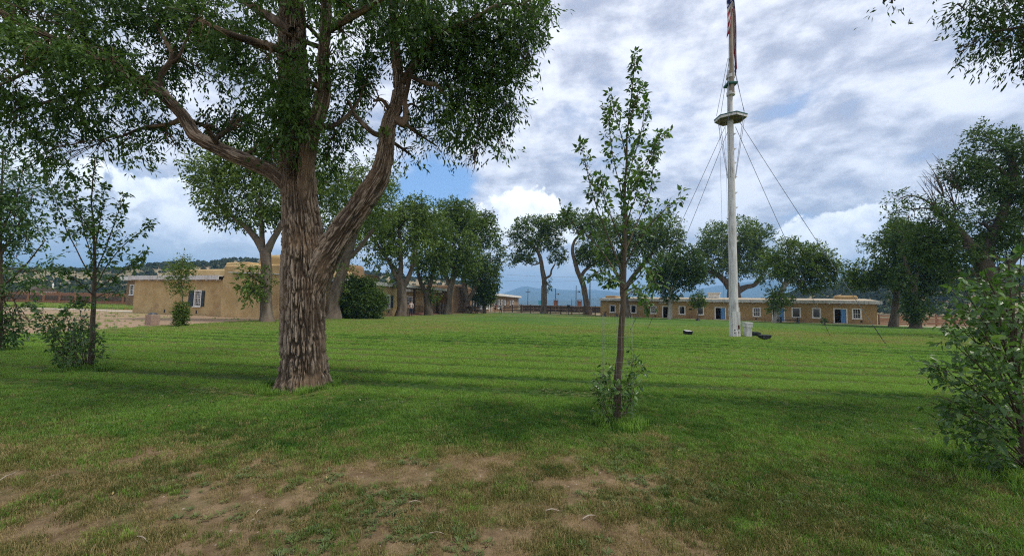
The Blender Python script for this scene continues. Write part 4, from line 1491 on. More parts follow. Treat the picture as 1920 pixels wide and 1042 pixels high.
def tree(name, label, Y, base, lines, clumps, n_twigs, n_leaf=6, leaf=(0.26, 0.16), twig=0.7, droop=0.35, mat='leaf_mid', bark='bark', group=None,
         gap=0.44, gfreq=0.9, seed=1, cat='tree', limbs=True, subs=7, flare=1.25, shell=2.4, tint=0.42, crown_name='crown', zdrop=0.0, ns=12):
    """lines: trunk then limbs as (px,py,r_px[,dY]); clumps: (px,py,rx_px,ry_px[,dY[,weight[,tint]]])"""
    rng = np.random.RandomState(seed)
    g0 = at_ground(*base) if Y is None else Vector((at_depth(base[0], base[1], Y).x, Y, 0))
    Y = g0.y
    root = empty(name, (g0.x, g0.y, 0))
    tag(root, label, cat, group)
    off = np.array([g0.x, g0.y, 0])
    k = Y / FPX
    tb = Tubes()
    polys = []
    for li, ln in enumerate(lines):
        P = np.array([at_depth(p[0], p[1], Y + (p[3] if len(p) > 3 else 0)) for p in ln]) - off
        Rr = np.array([p[2] * k for p in ln])
        if li == 0:
            P[0, 2] = -0.15
            Rr[0] *= flare
        n_ = max(10, int(np.linalg.norm(np.diff(P, axis=0), axis=1).sum() / 0.35))
        PP, RR = resample(P, Rr, n_)
        wob = (fbm(np.stack([PP[:, 2] * 0.8, PP[:, 0] * 0 + li * 7, PP[:, 0] * 0 + seed], -1), seed, 3) - 0.5) * RR * 0.5
        PP[1:, 0] += wob[1:]

        def bark_disp(th, l, rad, s=seed + li):
            q = fbm(np.stack([np.cos(th) * 2.2, np.sin(th) * 2.2, l * 0.9], -1), s, 3, 0.6)
            return (q - 0.5) * 0.28 * rad, q
        tb.add(PP, RR, ns if li == 0 else 9, None, bark_disp)
        polys.append((PP, RR))
    C3 = []
    for c in clumps:
        dY = c[4] if len(c) > 4 else 0
        wgt = c[5] if len(c) > 5 else 1.0
        tn = c[6] if len(c) > 6 else 0.0
        p = np.array(at_depth(c[0], c[1], Y + dY)) - off
        kk = (Y + dY) / FPX
        rx2, rz2 = c[2] * kk, c[3] * kk
        C3.append((*p, rx2, min(rx2, (rx2 + rz2) / 2), rz2, wgt, tint + tn + rng.normal(0, 0.10)))
    if limbs:
        allP = np.concatenate([q[0][len(q[0]) // 3:] for q in polys])
        allR = np.concatenate([q[1][len(q[1]) // 3:] for q in polys])
        for c in C3:
            ctr = np.array(c[:3])
            dd = np.linalg.norm(allP - ctr, axis=1) + np.maximum(0, allP[:, 2] - ctr[2]) * 1.2
            i = int(np.argmin(dd))
            st, r0 = allP[i], min(allR[i] * 0.55, 0.16)
            midp = (st + ctr) / 2 + np.array([0, 0, 0.12 * np.linalg.norm(ctr - st)]) + rng.normal(0, 0.08, 3) * np.linalg.norm(ctr - st)
            PP, RR = resample([st, midp, ctr], [r0, r0 * 0.7, r0 * 0.35], 10)
            tb.add(PP, RR, 6)
            for s in range(subs):
                d = unit(rng.normal(0, 1, 3) + np.array([0, 0, 0.3]))
                e = ctr + d * np.array(c[3:6]) * rng.uniform(0.55, 0.95)
                j = rng.randint(4, 9)
                m_ = (PP[j] + e) / 2 + rng.normal(0, 0.08, 3) * np.linalg.norm(e - PP[j])
                Q, RQ = resample([PP[j], m_, e], [RR[j] * 0.6, RR[j] * 0.4, 0.012], 7)
                tb.add(Q, RQ, 5)
    tb.build('trunk', M[bark], root, 'crest')
    P, d, tn, r = twigs(rng, C3, n_twigs, gap, gfreq, shell, seed)
    A = foliage(rng, P, d, n_leaf, twig, leaf[0], leaf[1], droop, tn)
    leaf_mesh(crown_name, *A[:3], A[3], A[4], A[5], M[mat], root)
    return root


GR_L = 'cottonwoods along the left row of buildings'
GR_B = 'cottonwoods in front of and behind the long barracks'

# --- left row
tree('cottonwood_tree', 'pale trunked cottonwood with a leafy side tuft in front of the tall tan block', None, (503, 604),
     [[(503, 606, 11.0), (501, 585, 10.2), (500, 545, 9.4), (499, 505, 9), (496, 470, 9.2)], [(496, 474, 8), (482, 448, 6.5), (462, 426, 5), (435, 405, 3.5), (405, 380, 2.5)],
      [(498, 474, 8), (510, 452, 6), (524, 430, 5), (540, 395, 4), (556, 350, 3)], [(492, 462, 5), (490, 420, 4), (484, 370, 3)]],
     [(390, 325, 36, 40), (420, 360, 55, 42), (470, 310, 65, 50, 0.5), (430, 405, 40, 22), (540, 365, 60, 62, 1.0), (490, 385, 60, 45), (620, 350, 70, 50, 1.5), (700, 330, 45, 40, 2, 0.8),
      (415, 300, 48, 30), (560, 300, 80, 40, 1), (480, 522, 24, 34, -1.0, 1.3, -0.05), (466, 545, 16, 14, -1.0, 1.0)],
     4495, 7, (0.24, 0.10), 0.6, 0.5, 'leaf_mid', 'bark', GR_L, 0.40, 1.0, 21, tint=0.42)
tree('cottonwood_tree', 'leaning cottonwood just right of the massive trunk', None, (626, 598),
     [[(625, 600, 13), (626, 570, 11), (632, 540, 10), (642, 510, 9), (652, 475, 8), (664, 440, 6)], [(648, 490, 5), (676, 462, 4), (700, 430, 3)], [(660, 450, 5), (680, 410, 4), (715, 370, 2.5)]],
     [(640, 410, 50, 40), (695, 395, 45, 38), (725, 352, 22, 26), (660, 370, 50, 40), (645, 492, 22, 18, 0, 0.8), (612, 440, 25, 40), (640, 540, 12, 16, 0, 0.6)],
     2015, 7, (0.22, 0.09), 0.7, 0.45, 'leaf_mid', 'bark', GR_L, 0.465, 0.9, 22)
tree('cottonwood_tree', 'forked cottonwood beside the man in a pale shirt', None, (753, 592.5),
     [[(753, 594, 11), (753, 570, 9), (753, 545, 8.5), (750, 525, 8)], [(750, 530, 6), (738, 505, 4.5), (722, 480, 3.5), (705, 455, 2.5)], [(755, 540, 6), (768, 515, 4.5), (776, 488, 4), (778, 450, 3)],
      [(750, 526, 5), (752, 480, 4), (748, 430, 3)]],
     [(712, 440, 45, 36), (750, 412, 52, 40), (728, 395, 38, 22), (700, 470, 34, 24, 0, 0.8), (770, 450, 48, 46), (735, 490, 30, 22, 0, 0.6), (800, 400, 32, 32), (788, 385, 24, 20), (690, 425, 36, 30, 2),
      (742, 520, 14, 12, 0, .5)],
     3875, 7, (0.30, 0.15), 0.8, 0.35, 'leaf_mid', 'bark', GR_L, 0.465, 0.75, 23)
tree('cottonwood_tree', 'slender forked cottonwood in front of the porch end', None, (804, 590.8),
     [[(804, 592, 8), (802, 570, 6.5), (800, 548, 6)], [(800, 552, 4.5), (790, 532, 4), (784, 512, 3.2), (782, 490, 2.5)], [(801, 550, 4.5), (809, 525, 4), (812, 495, 3)]],
     [(800, 470, 36, 42), (815, 440, 36, 44), (796, 505, 22, 24, 0, 0.8), (822, 490, 24, 30), (782, 430, 30, 36), (812, 548, 12, 16, 0, 0.7)],
     2015, 7, (0.30, 0.15), 0.8, 0.35, 'leaf_mid', 'bark_dark', GR_L, 0.465, 0.75, 24, tint=0.33)
tree('cottonwood_tree', 'straight pale trunk cottonwood in front of the dark block\'s near corner', None, (840, 589),
     [[(839, 590.5, 8), (841, 572, 6.2), (843, 550, 5.8), (848, 528, 5.2), (856, 505, 4.2)], [(845, 540, 4), (836, 520, 3), (826, 500, 2.4)], [(852, 515, 4), (852, 470, 3), (848, 430, 2)]],
     [(838, 412, 36, 34), (850, 450, 44, 50), (866, 398, 30, 24), (838, 490, 28, 30), (872, 480, 34, 36), (848, 388, 22, 16)],
     3100, 7, (0.34, 0.18), 0.8, 0.35, 'leaf_mid', 'bark', GR_L, 0.465, 0.7, 25, tint=0.36)
tree('cottonwood_tree', 'two stemmed cottonwood growing beside the dark two wheeled cart', None, (876, 587),
     [[(876, 588.5, 7.5), (875, 570, 6.5), (874, 556, 5.5), (871, 535, 5), (868, 515, 4)], [(876, 566, 4.5), (885, 550, 4), (893, 535, 3.2), (902, 515, 2.5)], [(870, 525, 4), (876, 480, 3), (885, 440, 2)]],
     [(892, 428, 38, 36), (912, 455, 34, 42), (880, 412, 30, 22), (900, 495, 40, 36), (928, 480, 18, 34), (932, 520, 14, 16, 0, 0.7), (880, 500, 30, 30), (905, 408, 24, 16)],
     3410, 7, (0.36, 0.19), 0.85, 0.35, 'leaf_mid', 'bark', GR_L, 0.465, 0.65, 26, tint=0.4)
tree('cottonwood_tree', 'small dark leafy tree with a thin trunk in front of the white windows', None, (908, 587.2),
     [[(908, 588, 3), (908, 570, 2.6), (909, 545, 2.4), (910, 520, 2)]],
     [(908, 545, 22, 22), (912, 525, 24, 24), (902, 560, 14, 10), (918, 556, 12, 14)],
     1240, 7, (0.30, 0.16), 0.7, 0.4, 'leaf_dark', 'bark_dark', GR_L, 0.40, 0.8, 27)
# --- by the corral and the barracks
tree('cottonwood_tree', 'cottonwood with a bare curving trunk and open crown in front of the corral', None, (1020, 588),
     [[(1020.5, 590, 6.3), (1020, 570, 5), (1020.5, 548, 4.6), (1020, 520, 4.6), (1016, 500, 4), (1012, 480, 3.6), (1005, 464, 3)], [(1022, 522, 2.6), (1032, 516, 2), (1034, 506, 1.7), (1040, 496, 1.3)],
      [(1010, 474, 2.6), (998, 462, 2.2), (985, 452, 1.8), (970, 440, 1.3)], [(1007, 468, 2.4), (1012, 448, 2), (1022, 432, 1.4)], [(1013, 492, 1.8), (1002, 496, 1.4), (992, 494, 1)]],
     [(1000, 422, 38, 17), (970, 432, 22, 14), (1030, 425, 30, 20), (985, 480, 22, 16, 0, 0.9), (966, 486, 14, 10), (1045, 478, 20, 16), (1040, 450, 20, 14), (1015, 452, 36, 15), (975, 455, 22, 12, 0, 0.7), (1029, 534, 5, 10, 0, 1.0)],
     2635, 7, (0.36, 0.18), 0.75, 0.25, 'leaf_mid', 'bark', GR_B, 0.40, 0.6, 31, tint=0.30)
tree('cottonwood_tree', 'cottonwood with a strongly curved trunk leaning left beside the barracks', None, (1103, 590.5),
     [[(1103, 592, 6.5), (1101, 575, 5.6), (1097, 550, 5.2), (1090, 525, 4.6), (1082, 505, 4), (1075, 480, 3.4), (1074, 462, 3), (1080, 448, 2.4), (1090, 440, 1.8)],
      [(1089, 520, 3.4), (1098, 506, 3), (1112, 496, 2.4), (1130, 486, 1.8)]],
     [(1085, 415, 38, 22), (1110, 470, 34, 28), (1120, 430, 36, 28), (1098, 480, 18, 18), (1140, 490, 20, 14), (1060, 405, 14, 12)],
     2325, 7, (0.36, 0.18), 0.75, 0.25, 'leaf_mid', 'bark', GR_B, 0.41, 0.6, 32, tint=0.30)
tree('cottonwood_tree', 'broad crowned cottonwood directly behind the tall thin sapling', None, (1172, 594.5),
     [[(1172, 596, 9), (1171, 575, 7.5), (1170, 550, 7), (1168, 525, 6)], [(1170, 545, 5), (1190, 515, 4), (1212, 488, 3.2), (1235, 460, 2.2)], [(1168, 530, 5), (1165, 490, 4), (1170, 450, 3)], [(1168, 530, 4), (1150, 505, 3), (1135, 480, 2)]],
     [(1240, 432, 40, 34), (1200, 440, 46, 34), (1165, 425, 44, 24), (1150, 455, 40, 34), (1225, 465, 34, 24), (1180, 480, 44, 26, 0, 0.8), (1262, 450, 20, 24), (1140, 490, 24, 16, 0, 0.5), (1205, 545, 14, 16, 0, 0.5)],
     3410, 7, (0.33, 0.17), 0.75, 0.3, 'leaf_mid', 'bark_dark', GR_B, 0.42, 0.65, 33, tint=0.34)
tree('cottonwood_tree', 'dense small cottonwood with a whitened lower trunk beside an open dark doorway', None, (1254, 598.5),
     [[(1255, 600, 4.2), (1256, 585, 3.8), (1257, 560, 3.4), (1258, 540, 3)], [(1258, 550, 2.4), (1245, 525, 2), (1235, 505, 1.5)], [(1258, 545, 2.4), (1272, 520, 2), (1285, 495, 1.5)]],
     [(1252, 500, 30, 26), (1285, 490, 28, 28), (1240, 525, 22, 22), (1275, 520, 34, 24), (1305, 505, 18, 22), (1258, 548, 18, 14, 0, 0.8), (1296, 470, 12, 12)],
     2945, 7, (0.30, 0.15), 0.6, 0.3, 'leaf_dark', 'bark_pale', GR_B, 0.40, 0.75, 34)
tree('young_tree', 'thin young tree with a dark mulched foot before the barracks windows', None, (1308.5, 601.5),
     [[(1308.5, 603, 1.0), (1308.5, 585, 0.8), (1308, 565, 0.7), (1309, 548, 0.5)]],
     [(1308, 560, 12, 12, 0, 1), (1302, 570, 8, 6), (1316, 566, 7, 8), (1309, 545, 6, 8)],
     356, 6, (0.20, 0.11), 0.4, 0.3, 'leaf_mid', 'bark_dark', None, 0.36, 1.0, 35)
tree('cottonwood_tree', 'dark cottonwood behind the barracks roof and directly behind the flagpole', 78.0, (1377, 590),
     [[(1377, 590, 14), (1377, 562, 11.5), (1376, 545, 11), (1374, 530, 10)], [(1368, 540, 7), (1360, 528, 6), (1345, 515, 4.5), (1325, 508, 3)], [(1382, 545, 7), (1400, 538, 4.5), (1415, 534, 4), (1428, 520, 3)], [(1374, 535, 8), (1380, 500, 6), (1385, 460, 4)]],
     [(1345, 445, 34, 26), (1385, 440, 40, 30), (1420, 445, 28, 26), (1340, 485, 40, 30), (1400, 485, 42, 34), (1322, 515, 18, 16, 0, 0.8), (1425, 500, 26, 22), (1365, 500, 30, 22), (1320, 470, 14, 14, 0, 0.6), (1430, 470, 14, 14)],
     3720, 7, (0.44, 0.18), 0.95, -0.15, 'leaf_mid', 'bark_dark', GR_B, 0.42, 0.55, 36, tint=0.3)
tree('cottonwood_tree', 'cottonwood leaning right over a dark picnic table with a pale lower trunk', None, (1456, 605),
     [[(1455, 607, 5.2), (1456, 590, 4.4), (1459, 572, 4), (1464, 550, 4), (1470, 534, 3.6)], [(1466, 545, 3.4), (1482, 525, 3), (1500, 512, 2.4), (1530, 505, 1.8)], [(1470, 538, 3), (1478, 510, 2.4), (1485, 485, 1.8)]],
     [(1485, 478, 40, 24), (1460, 500, 34, 24), (1500, 510, 40, 24), (1540, 505, 30, 22), (1535, 475, 22, 18), (1562, 500, 14, 16), (1550, 530, 16, 10), (1510, 535, 22, 12, 0, 0.7), (1460, 555, 24, 16), (1440, 515, 20, 20), (1452, 574, 12, 9), (1478, 455, 18, 10), (1518, 536, 16, 10)],
     4030, 7, (0.28, 0.12), 0.6, 0.2, 'leaf_mid', 'bark_pale', GR_B, 0.40, 0.75, 37, tint=0.36)
# --- right edge
GR_R = 'cottonwoods at the right end of the parade ground'
tree('cottonwood_tree', 'rounded cottonwood beside the barracks\' right end', None, (1676, 612.5),
     [[(1675, 614, 7), (1677, 595, 6), (1680, 570, 5), (1682, 545, 4.5)], [(1681, 555, 3.6), (1668, 535, 3), (1645, 520, 2.2)], [(1682, 550, 3.6), (1700, 520, 3), (1712, 490, 2)]],
     [(1625, 505, 34, 28), (1660, 470, 40, 34), (1690, 440, 34, 26), (1650, 520, 40, 24), (1605, 525, 18, 18), (1680, 500, 30, 30), (1685, 555, 14, 22, 0, 0.8), (1690, 425, 20, 14)],
     3565, 7, (0.26, 0.13), 0.6, 0.25, 'leaf_mid', 'bark', GR_R, 0.46, 0.7, 41, tint=0.34)
tree('cottonwood_tree', 'cottonwood with leaves low on its trunk standing in front of the weathered rail fence', None, (1716, 615.5),
     [[(1716, 617, 8), (1716, 595, 6.8), (1714, 565, 6), (1712, 530, 5)], [(1712, 540, 4), (1722, 505, 3), (1735, 470, 2)], [(1713, 545, 4), (1700, 500, 3), (1690, 460, 2)]],
     [(1720, 480, 30, 36), (1745, 520, 30, 36), (1710, 440, 30, 26), (1735, 560, 26, 26, 0, 0.9), (1712, 575, 14, 26, -0.5, 1.1), (1760, 490, 26, 40), (1690, 520, 20, 24), (1700, 400, 26, 18)],
     3565, 7, (0.24, 0.12), 0.6, 0.35, 'leaf_dark', 'bark', GR_R, 0.46, 0.7, 42)
bigR = tree('cottonwood_tree', 'very large dark cottonwood with dead upper twigs behind the shrub at the lawn edge', 27.0, (1880, 640),
     [[(1880, 645, 22), (1876, 600, 19), (1868, 560, 17), (1856, 525, 15), (1842, 490, 12.5), (1822, 460, 9)], [(1846, 500, 9), (1858, 450, 8), (1880, 400, 7), (1900, 330, 6), (1895, 290, 4)],
      [(1824, 462, 7), (1795, 430, 6), (1765, 405, 4.5), (1745, 380, 3)], [(1860, 530, 9), (1895, 490, 7), (1935, 440, 6)], [(1872, 580, 8), (1905, 545, 6), (1960, 530, 5)]],
     [(1850, 285, 40, 30), (1900, 285, 50, 40), (1810, 320, 36, 24), (1870, 345, 55, 30), (1920, 370, 50, 40), (1800, 390, 46, 30, 0, 0.8), (1840, 420, 50, 34), (1900, 440, 50, 34, 0, 0.9), (1760, 420, 40, 34, 0, 0.8),
      (1705, 395, 40, 26, 0, 0.7), (1680, 375, 18, 16, 0, 0.6), (1780, 470, 44, 28), (1850, 470, 46, 20, 0, 0.6), (1960, 300, 60, 50), (1970, 420, 60, 60), (1740, 455, 36, 30), (1840, 250, 26, 14, 0, 0.8), (1790, 520, 34, 22, 0, 0.5)],
     7600, 8, (0.21, 0.08), 0.6, 0.25, 'leaf_dark', 'bark_dark', GR_R, 0.46, 0.75, 43, ns=20)
# its dead twigs against the sky
rngd = np.random.RandomState(77)
tb = Tubes()
off = np.array(bigR.location)
for (sx, sy) in ((1790, 385), (1770, 370), (1800, 360), (1760, 400)):
    s0 = np.array(at_depth(sx, sy, 27)) - off
    for q in range(7):
        e = np.array(at_depth(sx - 10 + rngd.uniform(-45, 15), sy - rngd.uniform(30, 80), 27 + rngd.uniform(-1, 1))) - off
        mm = (s0 + e) / 2 + rngd.normal(0, 0.12, 3)
        PP, RR = resample([s0, mm, e], [0.03, 0.02, 0.006], 8)
        tb.add(PP, RR, 5)
        for u in range(4):
            j = rngd.randint(3, 7)
            ee = PP[j] + unit(rngd.normal(0, 1, 3) + (e - s0) * 0.6) * rngd.uniform(0.4, 1.0)
            tb.add(np.array([PP[j], (PP[j] + ee) / 2 + rngd.normal(0, 0.04, 3), ee]), [0.011, 0.008, 0.004], 4)
tb.build('dead_branch', M['bark'], bigR, 'crest')

# the tree just out of the picture on the right, whose branches hang into its top corner
tree('cottonwood_tree', 'dark overhanging cottonwood branches coming in at the top right corner', 5.6, (2600, 700),
     [[(2600, 790, 45), (2590, 600, 40), (2560, 300, 36), (2480, 60, 28), (2380, -120, 20)], [(2500, 90, 18), (2330, 20, 13), (2150, -20, 9), (2000, -30, 6), (1900, -20, 4)],
      [(2150, -20, 6), (2020, 20, 4), (1920, 50, 3), (1860, 60, 2)], [(1990, -30, 4), (1850, -70, 3), (1720, -60, 2), (1680, -30, 1.5)]],
     [(1930, 40, 62, 46, 0, 1.2), (1860, 25, 48, 40, 0, 1.1), (1880, 90, 36, 26, 0, 0.5), (1815, 88, 24, 14, 0, 0.4), (2010, 80, 70, 50, 0, 1), (1830, 5, 36, 24, 0, 0.9), (2080, -40, 110, 90, 0, 1), (1930, 105, 30, 28, 0, 0.6),
      (1668, 2, 16, 7, 0, 0.55), (1755, -12, 20, 9, 0, 0.5), (1960, -80, 120, 60, 0, 1), (2200, -60, 130, 110, 0, 0.7), (2350, -150, 150, 120, 0, 0.6)],
     2325, 9, (0.085, 0.026), 0.30, 0.75, 'leaf_dark', 'bark_dark', None, 0.36, 2.2, 44, subs=12, tint=0.2)

# --- bushes
tree('round_bush', 'large dark round bush against the tan adobe wing', None, (677, 597),
     [[(670, 598, 3), (668, 580, 2.5), (660, 560, 2)], [(676, 598, 3), (682, 575, 2.5), (695, 555, 2)], [(674, 597, 3), (674, 570, 2.5), (672, 540, 1.5)]],
     [(677, 565, 40, 32), (660, 545, 28, 24), (695, 550, 24, 24), (650, 572, 20, 22), (705, 575, 14, 20), (680, 585, 36, 12), (670, 528, 20, 10), (640, 540, 10, 16), (716, 560, 8, 12), (655, 528, 10, 9), (690, 532, 9, 9), (640, 585, 9, 9)],
     4650, 7, (0.19, 0.08), 0.6, 0.3, 'leaf_dark', 'bark_dark', None, 0.42, 1.0, 51, cat='bush', shell=2.2, tint=0.42, subs=4, crown_name='foliage')
tree('young_tree', 'spindly young tree with a dense columnar base in front of the shuttered window wall', None, (340, 612.5),
     [[(340, 613, 1.2), (341, 590, 1.0), (342, 560, 0.8), (340, 520, 0.7), (343, 480, 0.4)], [(341, 545, 0.6), (330, 520, 0.5), (318, 505, 0.3)], [(342, 540, 0.6), (350, 515, 0.5), (358, 498, 0.3)]],
     [(340, 590, 8.5, 24, 0, 2.2, -0.2), (340, 540, 16, 12, 0, 0.35), (332, 520, 20, 14, 0, 0.3), (345, 500, 14, 18, 0, 0.28), (356, 505, 10, 10, 0, 0.3), (322, 500, 10, 8, 0, 0.3), (342, 482, 6, 8, 0, 0.4)],
     868, 6, (0.10, 0.045), 0.28, 0.3, 'leaf_mid', 'bark_young', None, 0.3, 2.0, 52, subs=3)
tree('sapling', 'tiny leafy seedling standing in the lawn before the barracks', None, (1546, 610),
     [[(1545, 611, 0.5), (1545, 604, 0.5), (1545, 599, 0.4)]], [(1545, 600, 4, 5)], 40, 6, (0.14, 0.08), 0.2, 0.2, 'leaf_dark', 'bark_young', None, 0.2, 1.0, 53, subs=2)

# young tree at the left edge of the picture
tree('young_tree', 'bushy young tree with narrow leaves cut by the left edge', None, (4, 660),
     [[(2, 662, 4), (0, 600, 3.4), (2, 520, 3), (0, 420, 2.2), (4, 330, 1.4), (6, 270, 0.8)], [(0, 560, 2), (-40, 500, 1.6), (-70, 430, 1)], [(1, 480, 1.8), (35, 420, 1.3), (62, 365, 0.8)], [(1, 440, 1.8), (30, 370, 1.2), (45, 310, 0.7)], [(1, 540, 1.8), (45, 500, 1.3), (85, 450, 0.7)]],
     [(10, 320, 36, 50, 0, 0.8), (40, 360, 36, 40, 0, 0.7), (20, 420, 56, 56, 0, 1), (65, 430, 26, 40, 0, 0.6), (0, 500, 60, 50, 0, 1.1), (50, 500, 38, 40, 0, 0.6), (-30, 400, 60, 90), (10, 570, 36, 40, 0, 0.9), (5, 620, 28, 32, 0, 1.2), (40, 600, 20, 12, 0, 0.5), (8, 275, 14, 22, 0, .6)],
     1500, 9, (0.125, 0.040), 0.36, 0.3, 'leaf_sapling', 'bark_young', None, 0.46, 1.4, 54, subs=9, tint=0.3)

# ------------------------------------------------------------------ the old cottonwood in front
BT = at_ground(570, 727)
BY = BT.y
big = empty('cottonwood_tree', (BT.x, BT.y, 0))
tag(big, 'massive old cottonwood with deeply furrowed bark and a forked trunk on the lawn', 'tree')
boff = np.array([BT.x, BT.y, 0])


def P3(px, py, dY=0.0):
    return np.array(at_depth(px, py, BY + dY)) - boff


def furrow(freq, depth, seed, vs_=1.5):
    def f(th, l, rad):
        a = np.stack([np.cos(th) * freq, np.sin(th) * freq, l * vs_], -1)
        w1 = fbm(a * 0.6 + 3, seed + 9, 2) * 1.6
        r1 = np.abs(2 * vnoise(a + w1[..., None] * np.array([0.35, 0.35, 0.2]), seed) - 1)
        r2 = np.abs(2 * vnoise(a * np.array([1.7, 1.7, 1.5]) + 4.4 + w1[..., None] * 0.4, seed + 1) - 1)
        r3 = vnoise(a * np.array([5, 5, 6.0]), seed + 2)
        e = sstep(r1, 0.0, 0.42) * (0.42 + 0.58 * sstep(r2, 0.0, 0.50)) * (0.55 + 0.65 * r3)
        zone = fbm(np.stack([np.cos(th) * 1.1, np.sin(th) * 1.1, l * 0.7 + 7], -1), seed + 21, 3)
        e = np.clip(e * (0.45 + 1.0 * zone) + 0.14 * sstep(zone, 0.5, 0.7), 0, 1)
        lob = (fbm(np.stack([np.cos(th) * 1.9, np.sin(th) * 1.9, l * 0.35], -1), seed + 5, 2) - 0.5) * (1 + (2.2 * np.exp(-l / 0.22) if seed == 3 else 0))
        return (e - 0.6) * depth + lob * 0.16 * rad, e
    return f


def big_tube(name, pts, freq, depth, seed, ns, step, parent=None, flare=False, vs_=1.5):
    P = np.array([P3(p[0], p[1], p[3] if len(p) > 3 else 0.0) for p in pts])
    Rr = np.array([p[2] * 0.86 * (BY + (p[3] if len(p) > 3 else 0)) / FPX for p in pts])
    if flare:
        P[0, 2] = -0.12
    n_ = int(np.linalg.norm(np.diff(P, axis=0), axis=1).sum() / step)
    PP, RR = resample(P, Rr, max(12, n_))
    t = Tubes()
    t.add(PP, RR, ns, None, furrow(freq, depth, seed, vs_))
    return t.build(name, M['bark_big'], parent or big, 'crest'), PP, RR


skel = []
spec = [
    ('trunk', [(570, 738, 72), (570, 728, 60), (570, 718, 53), (570.5, 700, 47.5), (570, 670, 44.5), (569, 620, 42), (569, 560, 41.5), (570, 510, 43), (570, 465, 41), (566, 420, 37), (562, 380, 34.5), (559, 340, 34, .02), (556, 300, 32, .06), (552, 230, 31, .16), (552, 150, 30, 0.25), (550, 80, 28, 0.3), (546, 0, 25, 0.3), (530, -120, 20, 0.3), (520, -260, 14, 0.3), (530, -380, 8, .3)], 10.5, 0.075, 3, 320, 0.012, True, 3.4),
    ('limb', [(576, 600, 14), (584, 555, 24), (597, 512, 30), (614, 476, 29), (636, 443, 26), (662, 405, 24.5), (690, 365, 24), (711, 332, 22), (721, 298, 18), (725, 262, 16), (731, 228, 14.5), (744, 195, 12.5), (748, 150, 11), (740, 90, 10), (738, 20, 8), (745, -60, 6)], 7.5, 0.055, 5, 180, 0.013, False, 3.4),
    ('limb', [(568, 420, 12.0), (556, 378, 18.9), (542, 350, 18.9), (520, 328, 17.2), (490, 312, 16.3), (450, 296, 15.5), (400, 273, 14.6), (366, 254, 13.8), (345, 220, 12.5), (322, 195, 12.0), (290, 165, 11.6), (240, 142, 11.2), (180, 112, 10.3), (110, 80, 8.6, -0.4), (30, 40, 6.9, -0.8), (-60, -10, 5.2, -1)], 5.0, 0.035, 7, 100, 0.02, False, 3.0),
    ('limb', [(566, 420, 8, -0.1), (572, 350, 15, -0.2), (578, 290, 17, -0.35), (586, 245, 17, -0.4), (600, 205, 16, -0.45), (608, 160, 14, -0.5), (606, 110, 12, -0.5), (612, 40, 11, -0.5), (612, -60, 9, -0.5), (640, -180, 6, -0.5)], 4.0, 0.030, 13, 80, 0.022, False, 3.0),
]
for nm, pts, fr, dp, sd, ns, st, fl, vz in spec:
    o, PP, RR = big_tube(nm, pts, fr, dp, sd, ns, st, None, fl, vz)
    skel.append((PP, RR))
small = [
    [(300, 168, 7), (306, 140, 5.5), (320, 120, 5), (322, 100, 4), (305, 70, 3.5), (290, 30, 2.5)], [(318, 122, 4), (335, 108, 3), (345, 85, 2.5), (360, 40, 2)],
    [(748, 165, 8), (765, 140, 7), (790, 105, 6.5), (815, 75, 6, -.2), (840, 58, 5.5, -.3), (880, 40, 4.5, -.4), (930, 10, 3, -.5)], [(766, 140, 5), (785, 150, 5), (805, 158, 5), (818, 160, 4.5), (830, 175, 3, .1), (860, 185, 2, .2), (900, 200, 1.5, .3)],
    [(735, 215, 9), (755, 232, 8), (762, 215, 6), (760, 180, 5), (775, 130, 4)], [(728, 250, 7), (708, 252, 6), (690, 240, 5), (665, 215, 4), (650, 190, 3)], [(600, 240, 6), (625, 236, 5), (650, 220, 4), (670, 190, 3), (690, 140, 2)],
    [(240, 142, 6), (200, 160, 5), (150, 175, 4), (95, 190, 3), (40, 205, 2)], [(345, 222, 6), (310, 235, 4), (270, 240, 3), (230, 255, 2)], [(110, 80, 6, -.4), (80, 110, 4.5, -.5), (40, 140, 3, -.6), (0, 160, 2, -.7)],
    [(745, 60, 7), (800, 0, 6, .4), (870, -60, 5, .8), (950, -110, 3.5, 1)], [(548, 60, 10), (470, 10, 8, .5), (380, -50, 6, 1), (280, -100, 4, 1.4)], [(550, 100, 9), (480, 80, 7, -.6), (420, 60, 5, -1.2), (380, 40, 3, -1.6)],
    [(610, 60, 7, -.5), (680, 20, 6, -.9), (760, -30, 5, -1.3), (860, -60, 3.5, -1.6)], [(180, 112, 7), (150, 50, 5.5, .4), (120, -20, 4, .7), (60, -90, 3, .9)], [(556, 180, 8), (520, 160, 6, 0.8), (470, 130, 5, 1.5), (430, 110, 3, 2.2)],
]
tb = Tubes()
for pts in small:
    P = np.array([P3(p[0], p[1], p[3] if len(p) > 3 else 0.0) for p in pts])
    Rr = np.array([p[2] * BY / FPX for p in pts])
    PP, RR = resample(P, Rr, 26)
    PP += (fbm(np.stack([PP[:, 0] * 2, PP[:, 1] * 2 + 5, PP[:, 2] * 2], -1), 4, 2)[:, None] - 0.5) * 0.06
    tb.add(PP, RR, 10, None, furrow(3.0, 0.015, 17))
    skel.append((PP, RR))

